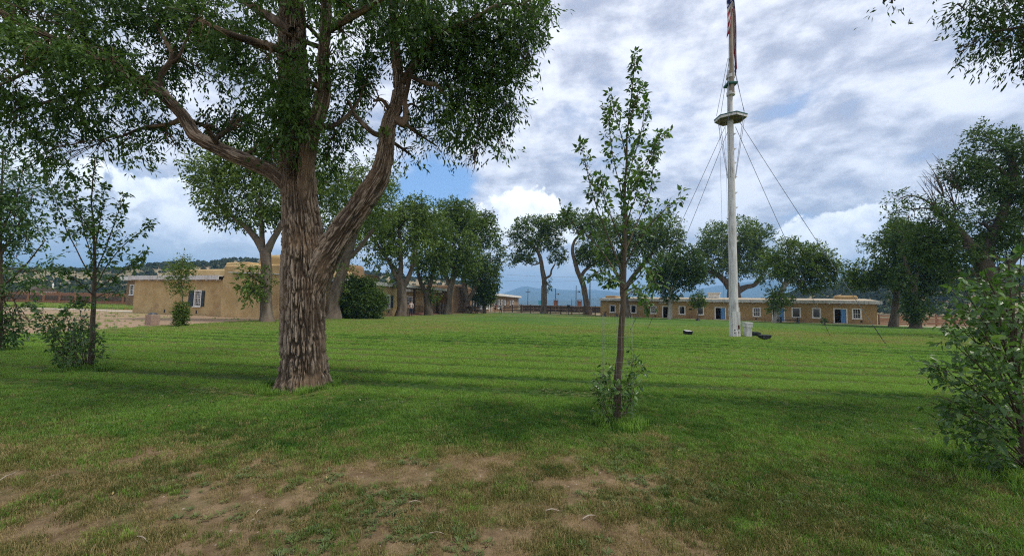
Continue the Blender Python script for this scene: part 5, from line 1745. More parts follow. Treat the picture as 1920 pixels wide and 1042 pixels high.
bc = [  # px, py, rx, ry, dY, weight
    (60, 40, 130, 75, -0.5, 1.0), (200, 60, 120, 80, 0.3, 1.0), (170, 110, 80, 40, -0.8, 0.8), (260, 165, 40, 24, -0.5, 0.6), (90, 90, 70, 40, -1.1, 0.7), (390, 235, 40, 20, -0.5, 0.6), (330, 40, 110, 70, 0.2, 1.0), (100, 130, 120, 70, -0.6, 0.8), (230, 130, 80, 55, 0.6, 0.8), (330, 110, 80, 70, 0.3, 0.85), (30, 170, 70, 60, -0.6, 0.8),
    (130, 205, 90, 50, -0.3, 0.7), (230, 225, 60, 45, 0.1, 0.5), (300, 235, 50, 36, 0.2, 0.5), (60, 235, 60, 34, -0.5, 0.45), (110, 275, 44, 36, -0.4, 0.5), (165, 300, 38, 28, -0.2, 0.55), (240, 285, 40, 22, 0, 0.45), (330, 275, 34, 24, .2, 0.45), (30, 200, 50, 30, -.5, .5), (90, 300, 30, 22, -.4, .45),
    (430, 60, 90, 80, 0.2, 1.4), (420, 160, 70, 70, 0.5, 1.1), (455, 220, 55, 50, 0.4, 1.1), (480, 285, 42, 36, 0.3, 1.1), (420, 250, 34, 26, 0.8, 0.7), (500, 120, 55, 90, -0.5, 0.8),
    (570, 60, 80, 70, -0.8, 0.9), (575, 150, 60, 80, -0.8, 0.9), (540, 230, 50, 70, -0.75, 0.95), (610, 90, 50, 70, -1.0, 0.8), (500, 280, 34, 40, -0.6, 0.8), (530, 60, 50, 70, -0.9, 0.9), (600, 280, 46, 46, 0.9, 0.7), (520, 320, 26, 26, -0.6, 0.6), (640, 60, 80, 80, -0.3, 1.3), (660, 150, 65, 70, 0, 1.1), (640, 235, 44, 50, 0.8, 0.75),
    (740, 50, 90, 70, 0, 1.4), (700, 190, 46, 60, -0.3, 0.9), (760, 130, 70, 60, 0.3, 1.0), (830, 60, 90, 70, 0, 1.4), (850, 140, 80, 60, 0.1, 1.2), (920, 60, 80, 60, -0.2, 1.3), (930, 140, 56, 46, 0, 1.1), (980, 60, 56, 55, -0.2, 0.9), (1015, 40, 40, 36, -0.2, 0.6), (985, 120, 36, 34, -0.1, 0.6),
    (870, 210, 80, 46, 0.2, 0.95), (800, 220, 60, 40, 0.5, 0.6), (930, 200, 46, 30, 0.1, 0.7), (965, 205, 24, 18, 0, 0.35), (890, 265, 50, 26, 0.1, 0.5), (940, 275, 24, 18, 0.1, 0.4), (820, 275, 50, 26, 0.4, 0.45), (770, 290, 30, 26, 0.5, 0.4), (882, 312, 12, 16, 0, 0.3), (1000, 10, 40, 30, 0, .9),
    # above and behind the picture's top
    (0, -60, 150, 90, 0, 1.0), (200, -80, 160, 90, 1.2, 1.0), (400, -100, 180, 100, 0.8, 1.0), (620, -110, 180, 110, -0.5, 1.0), (820, -90, 150, 90, 0.4, 1.0), (960, -60, 90, 70, 0.5, 1.0), (300, -230, 190, 100, 0.4, .8), (560, -280, 220, 120, 0.6, .8), (800, -220, 170, 100, 0.4, .8),
    (-120, 60, 110, 110, -0.6, 0.9), (430, -40, 130, 80, 2.6, 0.8), (700, -20, 130, 90, 2.8, 0.8), (600, -180, 190, 110, -2.0, .7), (380, 30, 80, 70, -1.8, 0.7), (760, 10, 80, 60, -1.7, 0.7), (540, -60, 110, 80, -2.2, .8),
]
rngb = np.random.RandomState(101)
C3 = []
for c in bc:
    p = P3(c[0], c[1], c[4])
    kk = (BY + c[4]) / FPX
    C3.append((*p, c[2] * kk, (c[2] + c[3]) / 2 * kk, c[3] * kk, c[5], 0.34 + rngb.normal(0, 0.11)))
allP = np.concatenate([q[0][len(q[0]) // 4:] for q in skel[1:]])
allR = np.concatenate([q[1][len(q[1]) // 4:] for q in skel[1:]])
for c in C3:
    ctr = np.array(c[:3])
    i = int(np.argmin(np.linalg.norm(allP - ctr, axis=1)))
    st, r0 = allP[i], min(allR[i] * 0.5, 0.05)
    mm = (st + ctr) / 2 + rngb.normal(0, 0.08, 3) + np.array([0, 0, 0.06])
    PP, RR = resample([st, mm, ctr], [r0, r0 * 0.75, r0 * 0.4], 10)
    tb.add(PP, RR, 6)
    for s in range(9):
        d = unit(rngb.normal(0, 1, 3))
        e = ctr + d * np.array(c[3:6]) * rngb.uniform(0.6, 0.98) + np.array([0, 0, -0.1])
        j = rngb.randint(3, 9)
        m_ = (PP[j] + e) / 2 + rngb.normal(0, 0.06, 3) + np.array([0, 0, 0.06])
        Q, RQ = resample([PP[j], m_, e], [max(0.006, RR[j] * 0.5), 0.006, 0.0022], 8)
        tb.add(Q, RQ, 4)
tb.build('branch', M['bark_big'], big, 'crest')
P, d, tn, r = twigs(rngb, C3, 23000, 0.475, 1.5, 2.0, 9)
A = foliage(rngb, P, d, 11, 0.32, 0.102, 0.033, 0.65, tn, 0.15, 0.55)
leaf_mesh('crown', *A[:3], A[3], A[4], A[5], M['leaf_big'], big, 0.15, 0.42)

# ------------------------------------------------------------------ planted saplings with single leaves
def leaf_proto(mat, name='leaf'):
    """one ovate leaf, 1 m long along +y, folded on its midrib"""
    prof = [(0.0, 0.0), (0.16, 0.10), (0.33, 0.33), (0.28, 0.55), (0.14, 0.80), (0.0, 1.0)]
    V = [(0, -0.35, 0.0), (0, 0.10, 0.0), (0, 0.4, -0.01), (0, 0.7, -0.03), (0, 1.0, -0.09)]
    L = [(-0.17, 0.14, 0.05), (-0.27, 0.36, 0.08), (-0.17, 0.66, 0.05)]
    Rr = [(0.17, 0.14, 0.05), (0.27, 0.36, 0.08), (0.17, 0.66, 0.05)]
    V = V + L + Rr + [(-0.012, 0.08, 0), (0.012, 0.08, 0)]
    F = [(1, 2, 6, 5), (2, 3, 7, 6), (3, 4, 7), (1, 8, 9, 2), (2, 9, 10, 3), (3, 10, 4), (0, 12, 11)]
    me = bpy.data.meshes.new(name)
    me.from_pydata(V, [], F)
    me.materials.append(mat)
    a = me.attributes.new('tint', 'FLOAT', 'POINT')
    return me


def leaf_meshes(mat, tints):
    ms = []
    for t in tints:
        me = leaf_proto(mat)
        me.attributes['tint'].data.foreach_set('value', np.full(len(me.vertices), t, np.float32))
        ms.append(me)
    return ms


def big_leaves(rng, root, P, D, N, L, mats, n_single, camrel):
    """the leaves that show largest as single parts, the rest joined in one crown"""
    D = unit(D)
    S = unit(np.cross(D, N))
    Nn = np.cross(S, D)
    dist = np.linalg.norm(P + camrel, axis=1)
    score = L / dist * (0.35 + np.abs((Nn * unit(P + camrel)).sum(1)))
    order = np.argsort(-score)
    first, rest = order[:n_single], order[n_single:]
    for i in first:
        me = mats[rng.randint(len(mats))]
        o = bpy.data.objects.new('leaf', me)
        Mx = Matrix(((S[i][0], D[i][0], Nn[i][0], P[i][0]), (S[i][1], D[i][1], Nn[i][1], P[i][1]), (S[i][2], D[i][2], Nn[i][2], P[i][2]), (0, 0, 0, 1)))
        o.matrix_basis = Mx @ Matrix.Diagonal((L[i], L[i], L[i], 1))
        link(o, root)
    if len(rest):
        b = mats[0]
        bv = np.array([v.co[:] for v in b.vertices])
        nv = len(bv)
        V = (P[rest][:, None, :] + (bv[None, :, 0:1] * S[rest][:, None, :] + bv[None, :, 1:2] * D[rest][:, None, :] + bv[None, :, 2:3] * Nn[rest][:, None, :]) * L[rest][:, None, None])
        q, t = [], []
        for p in b.polygons:
            (q if len(p.vertices) == 4 else t).append(list(p.vertices))
        off = (np.arange(len(rest)) * nv)[:, None, None]
        Fq = (np.array(q)[None] + off).reshape(-1, 4)
        Ft = (np.array(t)[None] + off).reshape(-1, 3)
        tn = np.repeat(np.clip(rng.normal(0.42, 0.2, len(rest)), 0, 1), nv)
        o = mesh_np('leaves', V.reshape(-1, 3), [Fq, Ft], b.materials[0], root, {'tint': tn})
        tag(o, kind='stuff')


def sapling(name, label, base, Y, stems, sprays, leafL, dens, seed, bark='bark_young', n_single=300, mat='leaf_sapling', droop=0.3, shoots=()):
    """stems: polylines in the picture; leaves sit alternately along the stems named in sprays (index, from, to, per metre)"""
    rng = np.random.RandomState(seed)
    g0 = at_ground(*base) if Y is None else Vector((at_depth(base[0], base[1], Y).x, Y, 0))
    Y = g0.y
    root = empty(name, (g0.x, g0.y, 0))
    tag(root, label, 'tree')
    off = np.array([g0.x, g0.y, 0])
    tb, st = Tubes(), Tubes()
    LP, LD, LN, LL = [], [], [], []
    for si, ln in enumerate(stems):
        P = np.array([at_depth(p[0], p[1], Y + (p[3] if len(p) > 3 else 0)) for p in ln]) - off
        Rr = np.array([p[2] * (1.0 if si == 0 else 0.62) * Y / FPX for p in ln])
        if si == 0 or si in shoots:
            P[0, 2] = -0.05
        PP, RR = resample(P, Rr, 40)
        PP[1:] += (np.stack([fbm(np.stack([PP[1:, 2] * 3, PP[1:, 0] * 0 + si, PP[1:, 0] * 0 + q], -1), seed, 2) for q in range(3)], -1) - 0.5) * 0.03
        (st if si in shoots else tb).add(PP, RR, 10 if si == 0 else 6)
        sp = sprays.get(si)
        if sp is None:
            continue
        f0, f1, per, lsc = sp
        seg = np.linalg.norm(np.diff(PP, axis=0), axis=1)
        cum = np.concatenate([[0], np.cumsum(seg)])
        Lt = cum[-1]
        # side twigs carrying leaves, some leaves straight on the stem
        nt_ = max(2, int(per * dens * Lt * (f1 - f0)))
        for k in range(nt_):
            s = rng.uniform(f0, f1) * Lt
            i = min(int(np.searchsorted(cum, s)), 39)
            p0 = PP[i]
            ax_ = unit(PP[min(i + 1, 39)] - PP[max(i - 1, 0)])
            side = unit(np.cross(ax_, rng.normal(0, 1, 3)))
            tl = rng.uniform(0.06, 0.42) * (1.15 - 0.75 * s / Lt) * lsc
            td = unit(ax_ * 0.8 + side * 0.9)
            p1 = p0 + td * tl + np.array([0, 0, -0.03 * tl])
            tb.add(np.array([p0, (p0 + p1) / 2 + rng.normal(0, .008, 3), p1]), [0.0024, 0.002, 0.0013], 4) if si not in shoots else st.add(np.array([p0, (p0 + p1) / 2, p1]), [0.0024, 0.002, 0.0013], 4)
            nl = rng.randint(3, 7)
            for q in range(nl):
                u = 0.25 + 0.75 * (q + rng.uniform(0, 1)) / nl
                lp = p0 + (p1 - p0) * u
                d = unit(td * 0.55 + unit(rng.normal(0, 1, 3)) * 0.9 + np.array([0, 0, -droop]))
                l = leafL * rng.uniform(0.42, 1.2)
                LP.append(lp + d * l * 0.35)
                LD.append(d)
                LN.append(unit(rng.normal(0, 0.55, 3) + np.array([0, 0, 0.8]) + side * 0.3))
                LL.append(l)
    tb.build('trunk', M[bark], root, 'crest')
    if shoots:
        st.build('base_shoots', M[bark], root, 'crest')
    mats = leaf_meshes(M[mat], [0.12, 0.28, 0.4, 0.5, 0.62, 0.85])
    big_leaves(rng, root, np.array(LP), np.array(LD), np.array(LN), np.array(LL), mats, n_single, off - np.array([0, 0, EYE]))
    return root


# the tall thin sapling in the middle
stems = [
    [(1157, 797, 7.5), (1160, 700, 6.8), (1163, 650, 6.2), (1167, 600, 5.6), (1170.5, 500, 4.0), (1171.5, 400, 2.6), (1174.5, 300, 1.9), (1180, 220, 1.3), (1188, 150, 0.9), (1190, 104, 0.5)],
    [(1170, 520, 3), (1150, 470, 2.4), (1135, 430, 2), (1116, 380, 1.6), (1102, 320, 1.2), (1090, 272, 0.7)],
    [(1172, 440, 2.4), (1178, 380, 2), (1200, 330, 1.6, -.2), (1222, 290, 1.2, -.3), (1245, 245, 0.7, -.3)],
    [(1170, 480, 2.4), (1190, 430, 2, .2), (1212, 380, 1.6, .3), (1225, 320, 1.2, .3), (1232, 262, 0.7, .3)],
    [(1171, 500, 2.4), (1200, 450, 2, -.3), (1230, 410, 1.5, -.4), (1258, 385, 1, -.5), (1276, 370, 0.6, -.5)],
    [(1169, 530, 2.4), (1135, 480, 2, .3), (1100, 440, 1.5, .4), (1072, 415, 1, .5), (1050, 385, 0.6, .5)],
    [(1173, 400, 2.2), (1160, 340, 1.6, .2), (1148, 280, 1.2, .3), (1142, 220, 0.8, .3), (1146, 178, 0.5, .3)],
    [(1174, 340, 2), (1190, 290, 1.5, .3), (1204, 240, 1.1, .3), (1208, 190, 0.6, .3)],
    [(1175, 290, 1.8), (1160, 240, 1.2, -.2), (1150, 200, 0.8, -.2)],
    [(1179, 230, 1.5), (1192, 190, 1, -.1), (1200, 150, 0.6, -.1)],
    [(1169, 540, 2), (1150, 520, 1.6, -.4), (1130, 505, 1.1, -.6), (1108, 520, 0.6, -.7)],
    [(1169, 545, 2), (1195, 520, 1.6, -.3), (1215, 500, 1.1, -.5), (1230, 530, 0.6, -.6)],
    [(1169, 555, 2), (1188, 545, 1.5, .4), (1206, 555, 1, .5), (1216, 575, 0.6, .5)],
    [(1171, 470, 2), (1150, 420, 1.6, -.5), (1132, 370, 1.1, -.6), (1125, 330, 0.6, -.6)],
    [(1172, 430, 2), (1180, 400, 1.6, -.5), (1195, 360, 1.1, -.7), (1196, 310, 0.6, -.7)],
]
base_sh = []
for k, (ex, ey, dY) in enumerate([(1118, 700, -.1), (1132, 688, .1), (1190, 662, 0), (1200, 690, .1), (1145, 715, -.25), (1180, 700, -.2), (1124, 740, -.2), (1186, 735, .2), (1160, 725, -.3), (1140, 690, .3), (1192, 715, -.15), (1112, 720, 0)]):
    stems.append([(1150 + (k % 5) * 4 - 6, 796, 1.3), ((1155 * 0.45 + ex * 0.55), (796 + ey) / 2 + 10, 1.0, dY * .6), (ex, ey, 0.5, dY)])
    base_sh.append(len(stems) - 1)
sprays = {0: (0.50, 1.0, 15, 0.55), 1: (0.35, 1, 15, 0.7), 2: (0.3, 1, 15, 0.75), 3: (0.4, 1, 15, 0.75), 4: (0.35, 1, 14, 0.8), 5: (0.3, 1, 14, 0.8), 6: (0.35, 1, 15, 0.65), 7: (0.3, 1, 15, 0.65), 8: (0.3, 1, 14, 0.6), 9: (0.3, 1, 14, 0.5),
          10: (0.3, 1, 18, 0.7), 11: (0.3, 1, 18, 0.8), 12: (0.25, 1, 18, 0.7), 13: (0.4, 1, 13, 0.7), 14: (0.4, 1, 13, 0.7)}
for s in base_sh:
    sprays[s] = (0.4, 1, 7.5, 0.7)
sapling('sapling', 'tall thin sapling with sparse leaves and leafy shoots at its foot, alone on the lawn', (1155, 797), None, stems, sprays, 0.084, 2.7, 61, shoots=base_sh, droop=0.45)

# left sapling with a leaning clump of shoots
stems = [
    [(170, 692, 4.6), (173, 640, 4.0), (176, 560, 3.3), (177, 500, 2.4), (176, 430, 1.6), (172, 370, 1.1), (178, 300, 0.8)],
    [(177, 540, 2), (200, 500, 1.6), (232, 460, 1.2), (262, 435, 0.9), (285, 418, 0.6)],
    [(177, 520, 2), (196, 470, 1.5, .2), (215, 420, 1.1, .3), (232, 366, 0.6, .3)],
    [(177, 530, 2), (150, 480, 1.6), (120, 420, 1.2), (100, 360, 0.9), (90, 320, 0.5)],
    [(176, 500, 1.8), (160, 440, 1.4, .3), (145, 380, 1, .4), (140, 330, 0.6, .4)],
    [(176, 480, 1.6), (185, 430, 1.2, -.3), (192, 380, 0.8, -.4), (196, 345, 0.5, -.4)],
    [(177, 555, 1.8), (150, 530, 1.4, -.4), (118, 505, 1, -.6), (95, 490, 0.6, -.7)],
    [(177, 545, 1.8), (205, 525, 1.4, -.4), (240, 500, 1, -.5), (270, 470, 0.6, -.6)],
    [(176, 570, 1.8), (150, 565, 1.4, -.5), (128, 580, 1, -.7)],
    [(176, 450, 1.6), (150, 400, 1.2, -.4), (125, 370, 0.8, -.6), (112, 340, 0.5, -.6)],
    [(177, 560, 1.8), (195, 550, 1.4, .3), (220, 545, 1, .5)],
]
base_sh = []
for k, (ex, ey, dY) in enumerate([(92, 600, 0), (85, 625, -.2), (105, 590, .2), (120, 580, -.1), (100, 650, -.3), (140, 600, .1), (150, 620, -.3), (130, 640, -.4), (165, 600, .3), (185, 640, 0), (112, 668, -.2), (180, 620, -.2), (150, 580, .2), (75, 585, -.1), (60, 570, .1)]):
    stems.append([(166 + (k % 5) * 3 - 6, 693, 1.4), ((166 * 0.45 + ex * 0.55), (693 + ey) / 2 + 4, 1.0, dY * .6), (ex, ey, 0.5, dY)])
    base_sh.append(len(stems) - 1)
sprays = {0: (0.42, 1, 15, 0.7)}
for s in range(1, 11):
    sprays[s] = (0.25, 1, 15, 0.8)
for s in base_sh:
    sprays[s] = (0.3, 1, 9, 0.9)
sapling('sapling', 'slender sapling with a leaning leafy clump at its base, on the left of the lawn', (168, 693), None, stems, sprays, 0.10, 2.4, 62, shoots=base_sh, n_single=300, droop=0.4)

# big leaved shrub at the right edge
rs = np.random.RandomState(5)
stems = [[(1921, 890, 7), (1916, 800, 6), (1906, 700, 5), (1898, 600, 4), (1896, 520, 2.5), (1894, 485, 1.2)]]
tips = [(1716, 676, 0), (1724, 690, .2), (1728, 752, -.1), (1748, 610, -.2), (1772, 548, .3), (1806, 500, .1), (1740, 800, .2), (1735, 680, -.1), (1745, 740, -.3), (1752, 770, .1), (1765, 600, .2), (1790, 560, 0), (1800, 520, .3), (1830, 500, -.2), (1850, 480, .2), (1900, 475, -.3), (1930, 500, 0), (1770, 640, -.4), (1790, 700, -.5), (1810, 770, -.4), (1780, 810, 0), (1830, 640, -.6),
        (1950, 560, -.5), (1840, 580, .5), (1860, 700, -.7), (1900, 640, -.8), (1950, 700, -.6), (1930, 800, -.5), (1850, 820, -.4), (1880, 560, -.5), (1980, 620, .2), (1820, 860, 0), (1870, 760, .5), (2000, 500, .1), (1960, 460, .2), (1850, 860, -.2), (2000, 760, -.2), (1790, 540, -.3), (1840, 540, -.5), (1780, 590, .5)]
for k, (ex, ey, dY) in enumerate(tips):
    t = min(0.9, max(0.05, (880 - ey - 60) / 420 * 0.8))
    ex += 16
    sx, sy = 1921 - 27 * t, 890 - 400 * t * 0.8
    stems.append([(sx, sy, 2.6), ((sx + ex) / 2, (sy + ey) / 2 - 8 + rs.uniform(-10, 10), 1.8, dY * .6), (ex, ey, 0.8, dY)])
sprays = {0: (0.4, 1, 16, 1.0)}
for s in range(1, len(stems)):
    sprays[s] = (0.34, 1, 15, 0.8)
sh = sapling('leafy_shrub', 'bushy broad leaved shrub filling the right edge of the lawn', (1921, 890), None, stems, sprays, 0.086, 1.25, 63, n_single=300, droop=0.35)
sh['category'] = 'shrub'

# ------------------------------------------------------------------ wire cages round the saplings
def cage(P, r, h, label):
    f = empty('wire_cage', P)
    tag(f, label, 'wire cage')
    t = Tubes()
    for k in range(9):
        z = h * (k + 0.3) / 9
        a = np.linspace(0, 2 * np.pi, 25)
        t.add(np.stack([r * np.cos(a), r * np.sin(a), z + 0 * a], -1), np.full(25, 0.0010), 4)
    for k in range(20):
        a = 2 * math.pi * k / 20
        t.add(np.array([[r * math.cos(a), r * math.sin(a), 0], [r * math.cos(a) * 1.01, r * math.sin(a), h / 2], [r * math.cos(a), r * math.sin(a), h]]), np.full(3, 0.0010), 4)
    t.build('wire_mesh', M['mesh_wire'], f)
    return f


s1 = at_ground(1155, 797)
cage((s1.x + 0.02, s1.y + 0.02, 0), 0.20, 1.48, 'thin wire mesh cage around the tall sapling\'s trunk on the open lawn')
s2 = at_ground(168, 693)
cage((s2.x + 0.03, s2.y, 0), 0.34, 1.45, 'thin wire mesh cage around the left slender sapling\'s trunk')

# ------------------------------------------------------------------ flagpole
FP = at_ground(1376.5, 631.5)
FY = FP.y
fl = empty('flagpole', FP)
tag(fl, 'tall white painted flagpole with a lookout platform and guy wires', 'flagpole')
foff = Vector(FP)


def fz(py, px=1377):
    return at_depth(px, py, FY).z


mastT = Tubes()
zt = fz(140)
zz = np.linspace(-0.2, zt + 0.2, 60)
rad = np.interp(zz, [0, 3, 9, 13, 19], [0.255, 0.235, 0.19, 0.16, 0.12])
mastT.add(np.stack([0 * zz, 0 * zz, zz], -1), rad, 14)
mastT.build('mast', M['white_old'], fl)
ztop = 25.0
tt = Tubes()
zz = np.linspace(fz(178), ztop, 30)
tt.add(np.stack([0.02 + 0 * zz, -0.20 + 0 * zz, zz], -1), np.interp(zz, [14, 25], [0.135, 0.08]), 12)
tt.build('topmast', M['spar'], fl)
MB().box(-0.225, 0.225, -0.275, -0.258, 0, 1.45).build('base_board', M['white_old'], fl)
MB().box(-0.03, 0.05, -0.32, -0.276, -0.02, 0.35).build('batten', M['white'], fl)
for (x, z) in ((-0.11, 0.42), (-0.115, 0.26), (0.115, 0.28), (0.12, 0.62)):
    MB().cyl((x, -0.29, z), (x, -0.26, z), 0.035, n=10).build('bolt', M['black'], fl)
rst = pmat('rust', (0.16, 0.05, 0.03), (0.10, 0.03, 0.02), 20.0, 0.9)
MB().prism([(0.07, -0.281), (0.17, -0.281), (0.16, -0.2755), (0.08, -0.2755)], 0.47, 0.70).build('rust_patch', rst, fl)
for py in (146, 178):
    z = fz(py)
    MB().cyl((0, -0.09, z - 0.10), (0, -0.09, z + 0.10), 0.235, 0.235, 14).build('collar', M['white_old'], fl)
z = fz(161)
cb_ = MB()
cb_.prism([(-0.31, -0.38), (0.28, -0.42), (0.30, 0.22), (-0.28, 0.24)], z - 0.07, z + 0.07)
cb_.build('trestle', M['green_paint'], fl, bevel=0.03)
# lookout platform
zp = fz(226)
pl = empty('platform', (0, 0, zp))
pl.parent = fl
pl.rotation_euler = (0, 0, R_(-32))
pl.scale = (0.86, 0.86, 0.9)
hexa = [(-0.95, -0.10), (-0.55, -0.72), (0.40, -0.78), (0.98, -0.02), (0.55, 0.72), (-0.50, 0.75)]
rim = MB()
for k in range(6):
    a, b_ = Vector((*hexa[k], 0)), Vector((*hexa[(k + 1) % 6], 0))
    d = (b_ - a).normalized()
    nn_ = Vector((d.y, -d.x, 0)) * 0.04
    rim.add([tuple(a), tuple(b_), tuple(b_ + nn_), tuple(a + nn_), (a.x, a.y, 0.15), (b_.x, b_.y, 0.15), (b_.x + nn_.x, b_.y + nn_.y, 0.15), (a.x + nn_.x, a.y + nn_.y, 0.15)],
            [(0, 3, 2, 1), (4, 5, 6, 7), (0, 1, 5, 4), (1, 2, 6, 5), (2, 3, 7, 6), (3, 0, 4, 7)])
rim.build('rim', M['white_old'], pl)
rt = MB()
rt.prism([(x * 1.07, y * 1.07) for x, y in hexa], 0.152, 0.22)
rt.build('coping', M['green_paint'], pl)


def hexspan(x):
    ys_ = []
    for k in range(6):
        (xa, ya), (xb, yb) = hexa[k], hexa[(k + 1) % 6]
        if (xa - x) * (xb - x) <= 0 and xa != xb:
            ys_.append(ya + (yb - ya) * (x - xa) / (xb - xa))
    return min(ys_), max(ys_)


for k in range(9):
    x0, x1 = -0.86 + k * 0.193, -0.86 + (k + 1) * 0.193 - 0.012
    a0, a1 = hexspan(x0)
    b0, b1 = hexspan(min(x1, 0.9))
    MB().prism([(x0, a0), (x1, b0), (x1, b1), (x0, a1)], 0.03, 0.06).build('plank', M['plank_under'], pl)
for y in (-0.3, 0.3):
    MB().box(-0.75, 0.75, y - 0.05, y + 0.05, -0.06, 0.028).build('bearer', M['plank_under'], pl)
for py in (252, 280, 306, 333, 362, 390, 420, 452):
    z = fz(py)
    r = float(np.interp(z, [0, 3, 9, 13], [0.255, 0.235, 0.19, 0.16]))
    MB().add([(r - 0.03, -0.04, z - 0.12), (r - 0.03, 0.04, z - 0.12), (r + 0.17, -0.04, z + 0.06), (r + 0.17, 0.04, z + 0.06), (r - 0.03, -0.04, z + 0.06), (r - 0.03, 0.04, z + 0.06)],
             [(0, 2, 4), (1, 5, 3), (0, 1, 3, 2), (2, 3, 5, 4), (0, 4, 5, 1)]).build('step', M['white_old'], fl)


def wire(p, q, r=0.014, sag=0.0, turn=False, name='guy_wire'):
    p, q = np.array(p, float), np.array(q, float)
    t = Tubes()
    n_ = 14
    u = np.linspace(0, 1, n_)[:, None]
    PP = p + (q - p) * u
    PP[:, 2] -= sag * 4 * (u * (1 - u))[:, 0]
    t.add(PP, np.full(n_, r), 5)
    o = t.build(name, M['wire'], fl)
    if turn:
        d = (p - q) / np.linalg.norm(p - q)
        b0, b1 = q + d * 0.3, q + d * 0.95
        MB().cyl(b0, b1, 0.016, n=8).build('turnbuckle', M['black'], o)
        MB().cyl(q - np.array([0, 0, 0.2]), q + np.array([0, 0, 0.06]), 0.03, n=8).build('anchor', M['metal_dark'], o)
    return o


for (px, py), att, ap in (((1215, 617), (-0.25, -0.1), 250), ((1182, 619.5), (-0.3, 0.05), 238), ((1556, 630), (0.3, 0.0), 238), ((1660, 646), (0.42, -0.1), 226)):
    a = at_ground(px, py) - foff
    wire((att[0], att[1], fz(ap)), (a.x, a.y, 0.05), 0.014, 0.10, True)
zc = fz(112)
for x, y in ((-0.88, -0.1), (-0.3, 0.65), (0.42, 0.66), (0.9, 0.0), (-0.5, -0.7), (0.4, -0.75)):
    wire((x * 0.16, -0.1, zc), (x, y, zp + 0.2), 0.013, 0, name='shroud')
    wire((x * 0.93, y * 0.93, zp + 0.02), (x * 0.28, y * 0.28, fz(335)), 0.013, 0, name='shroud')
for x, y in ((-0.80, -0.25), (-0.50, -0.35), (-0.36, -0.3)):
    wire((x, y, zp), (x * 0.85, y, 1.2), 0.007, 0, name='halyard')
wire((-0.24, -0.3, ztop - 0.3), (-0.20, -0.3, fz(235)), 0.008, 0, name='halyard')

# ------------------------------------------------------------------ flag, hanging limp round the topmast
nu, nv = 80, 66
u = np.linspace(0, 1, nu)
v = np.linspace(0, 1, nv)
U, Vv = np.meshgrid(u, v)
zb, zh = fz(70), 3.6
s_ = sstep(U, 0.08, 0.42)
zlow = fz(147)
hx = -0.15 - 0.16 * np.sin(np.pi * np.clip(U / 0.22, 0, 1)) + 0.035 * np.sin(Vv * 9)
hy = -0.34 + 0.10 * np.sin(U * 30 + Vv * 4)
hz_ = zb + zh * Vv - 0.35 * np.sin(np.pi * np.clip(U / 0.30, 0, 1)) * (1 - Vv * 0.5)
fx_ = 0.17 + 0.13 * U + (Vv - 0.5) * (0.20 - 0.10 * U) + 0.03 * np.sin(U * 9 + Vv * 3)
fy_ = -0.15 + 0.11 * np.sin(Vv * 21 + U * 3) * (1 - 0.3 * U)
ztop_f = zb + zh * (0.62 + 0.22 * Vv)
fz_ = ztop_f + (zlow + 0.5 * (Vv - 0.3) ** 2 + 0.25 * Vv - ztop_f) * np.clip((U - 0.22) / 0.78, 0, 1)
X = hx * (1 - s_) + fx_ * s_
Yf = hy * (1 - s_) + fy_ * s_ - 0.10 * np.sin(np.pi * s_)
Z = hz_ * (1 - s_) + fz_ * s_
idx = np.arange(nu * nv).reshape(nv, nu)
FF = np.stack([idx[:-1, :-1], idx[:-1, 1:], idx[1:, 1:], idx[1:, :-1]], -1).reshape(-1, 4)
m, n = new_mat('flag_cloth')
fu = n.node('ShaderNodeAttribute', attribute_name='fly').outputs['Fac']
fv = n.node('ShaderNodeAttribute', attribute_name='hoist').outputs['Fac']
band = n.m('LESS_THAN', n.m('MODULO', n.m('FLOOR', n.m('MULTIPLY', fv, 12.999)), 2.0), 0.5)
colr = n.mix(band, (0.46, 0.42, 0.42), (0.24, 0.014, 0.028))  # white stripes greyed: the backlit cloth's shade is put into their colour
canton = n.m('MULTIPLY', n.m('LESS_THAN', fu, 0.40), n.m('GREATER_THAN', fv, 6.0 / 13.0))
cx_ = n.m('MULTIPLY', fu, 6.0 / 0.40)
cy_ = n.m('MULTIPLY', n.m('SUBTRACT', fv, 6.0 / 13.0), 5.0 / (7.0 / 13.0))
sx = n.m('SUBTRACT', n.m('FRACT', cx_), 0.5)
sy = n.m('SUBTRACT', n.m('FRACT', cy_), 0.5)
star = n.m('LESS_THAN', n.m('SQRT', n.m('ADD', n.m('MULTIPLY', sx, sx), n.m('MULTIPLY', sy, sy))), 0.24)
colr = n.mix(canton, colr, n.mix(star, (0.022, 0.03, 0.11), (0.6, 0.6, 0.62)))
p = n.node('ShaderNodeBsdfPrincipled', {'Base Color': colr, 'Roughness': 0.8, 'Specular IOR Level': 0.2})
tr = n.node('ShaderNodeBsdfTranslucent', {'Color': colr})
out(n, n.node('ShaderNodeMixShader', {0: 0.2, 1: p.outputs[0], 2: tr.outputs[0]}).outputs[0])
fo = mesh_np('flag', np.stack([X, Yf, Z], -1).reshape(-1, 3), [FF], m, None, {'fly': U.ravel(), 'hoist': Vv.ravel()}, True)
fo.location = FP
tag(fo, 'limp red white and blue striped flag wrapped against the top of the pole', 'flag')

# ------------------------------------------------------------------ small things round the pole
q = at_ground(1402, 631)
bxo = empty('post_box', q)
tag(bxo, 'weathered white wooden box post with a wider top beside the flagpole', 'post')
MB().box(-0.165, 0.165, -0.16, 0.16, -0.05, 0.56).build('body', M['white_old'], bxo, bevel=0.008)
MB().box(-0.195, 0.195, -0.19, 0.19, 0.562, 0.80).build('collar', M['white_old'], bxo, bevel=0.008)
MB().box(-0.215, 0.215, -0.21, 0.21, 0.802, 0.84).build('cap', M['white'], bxo, bevel=0.006)


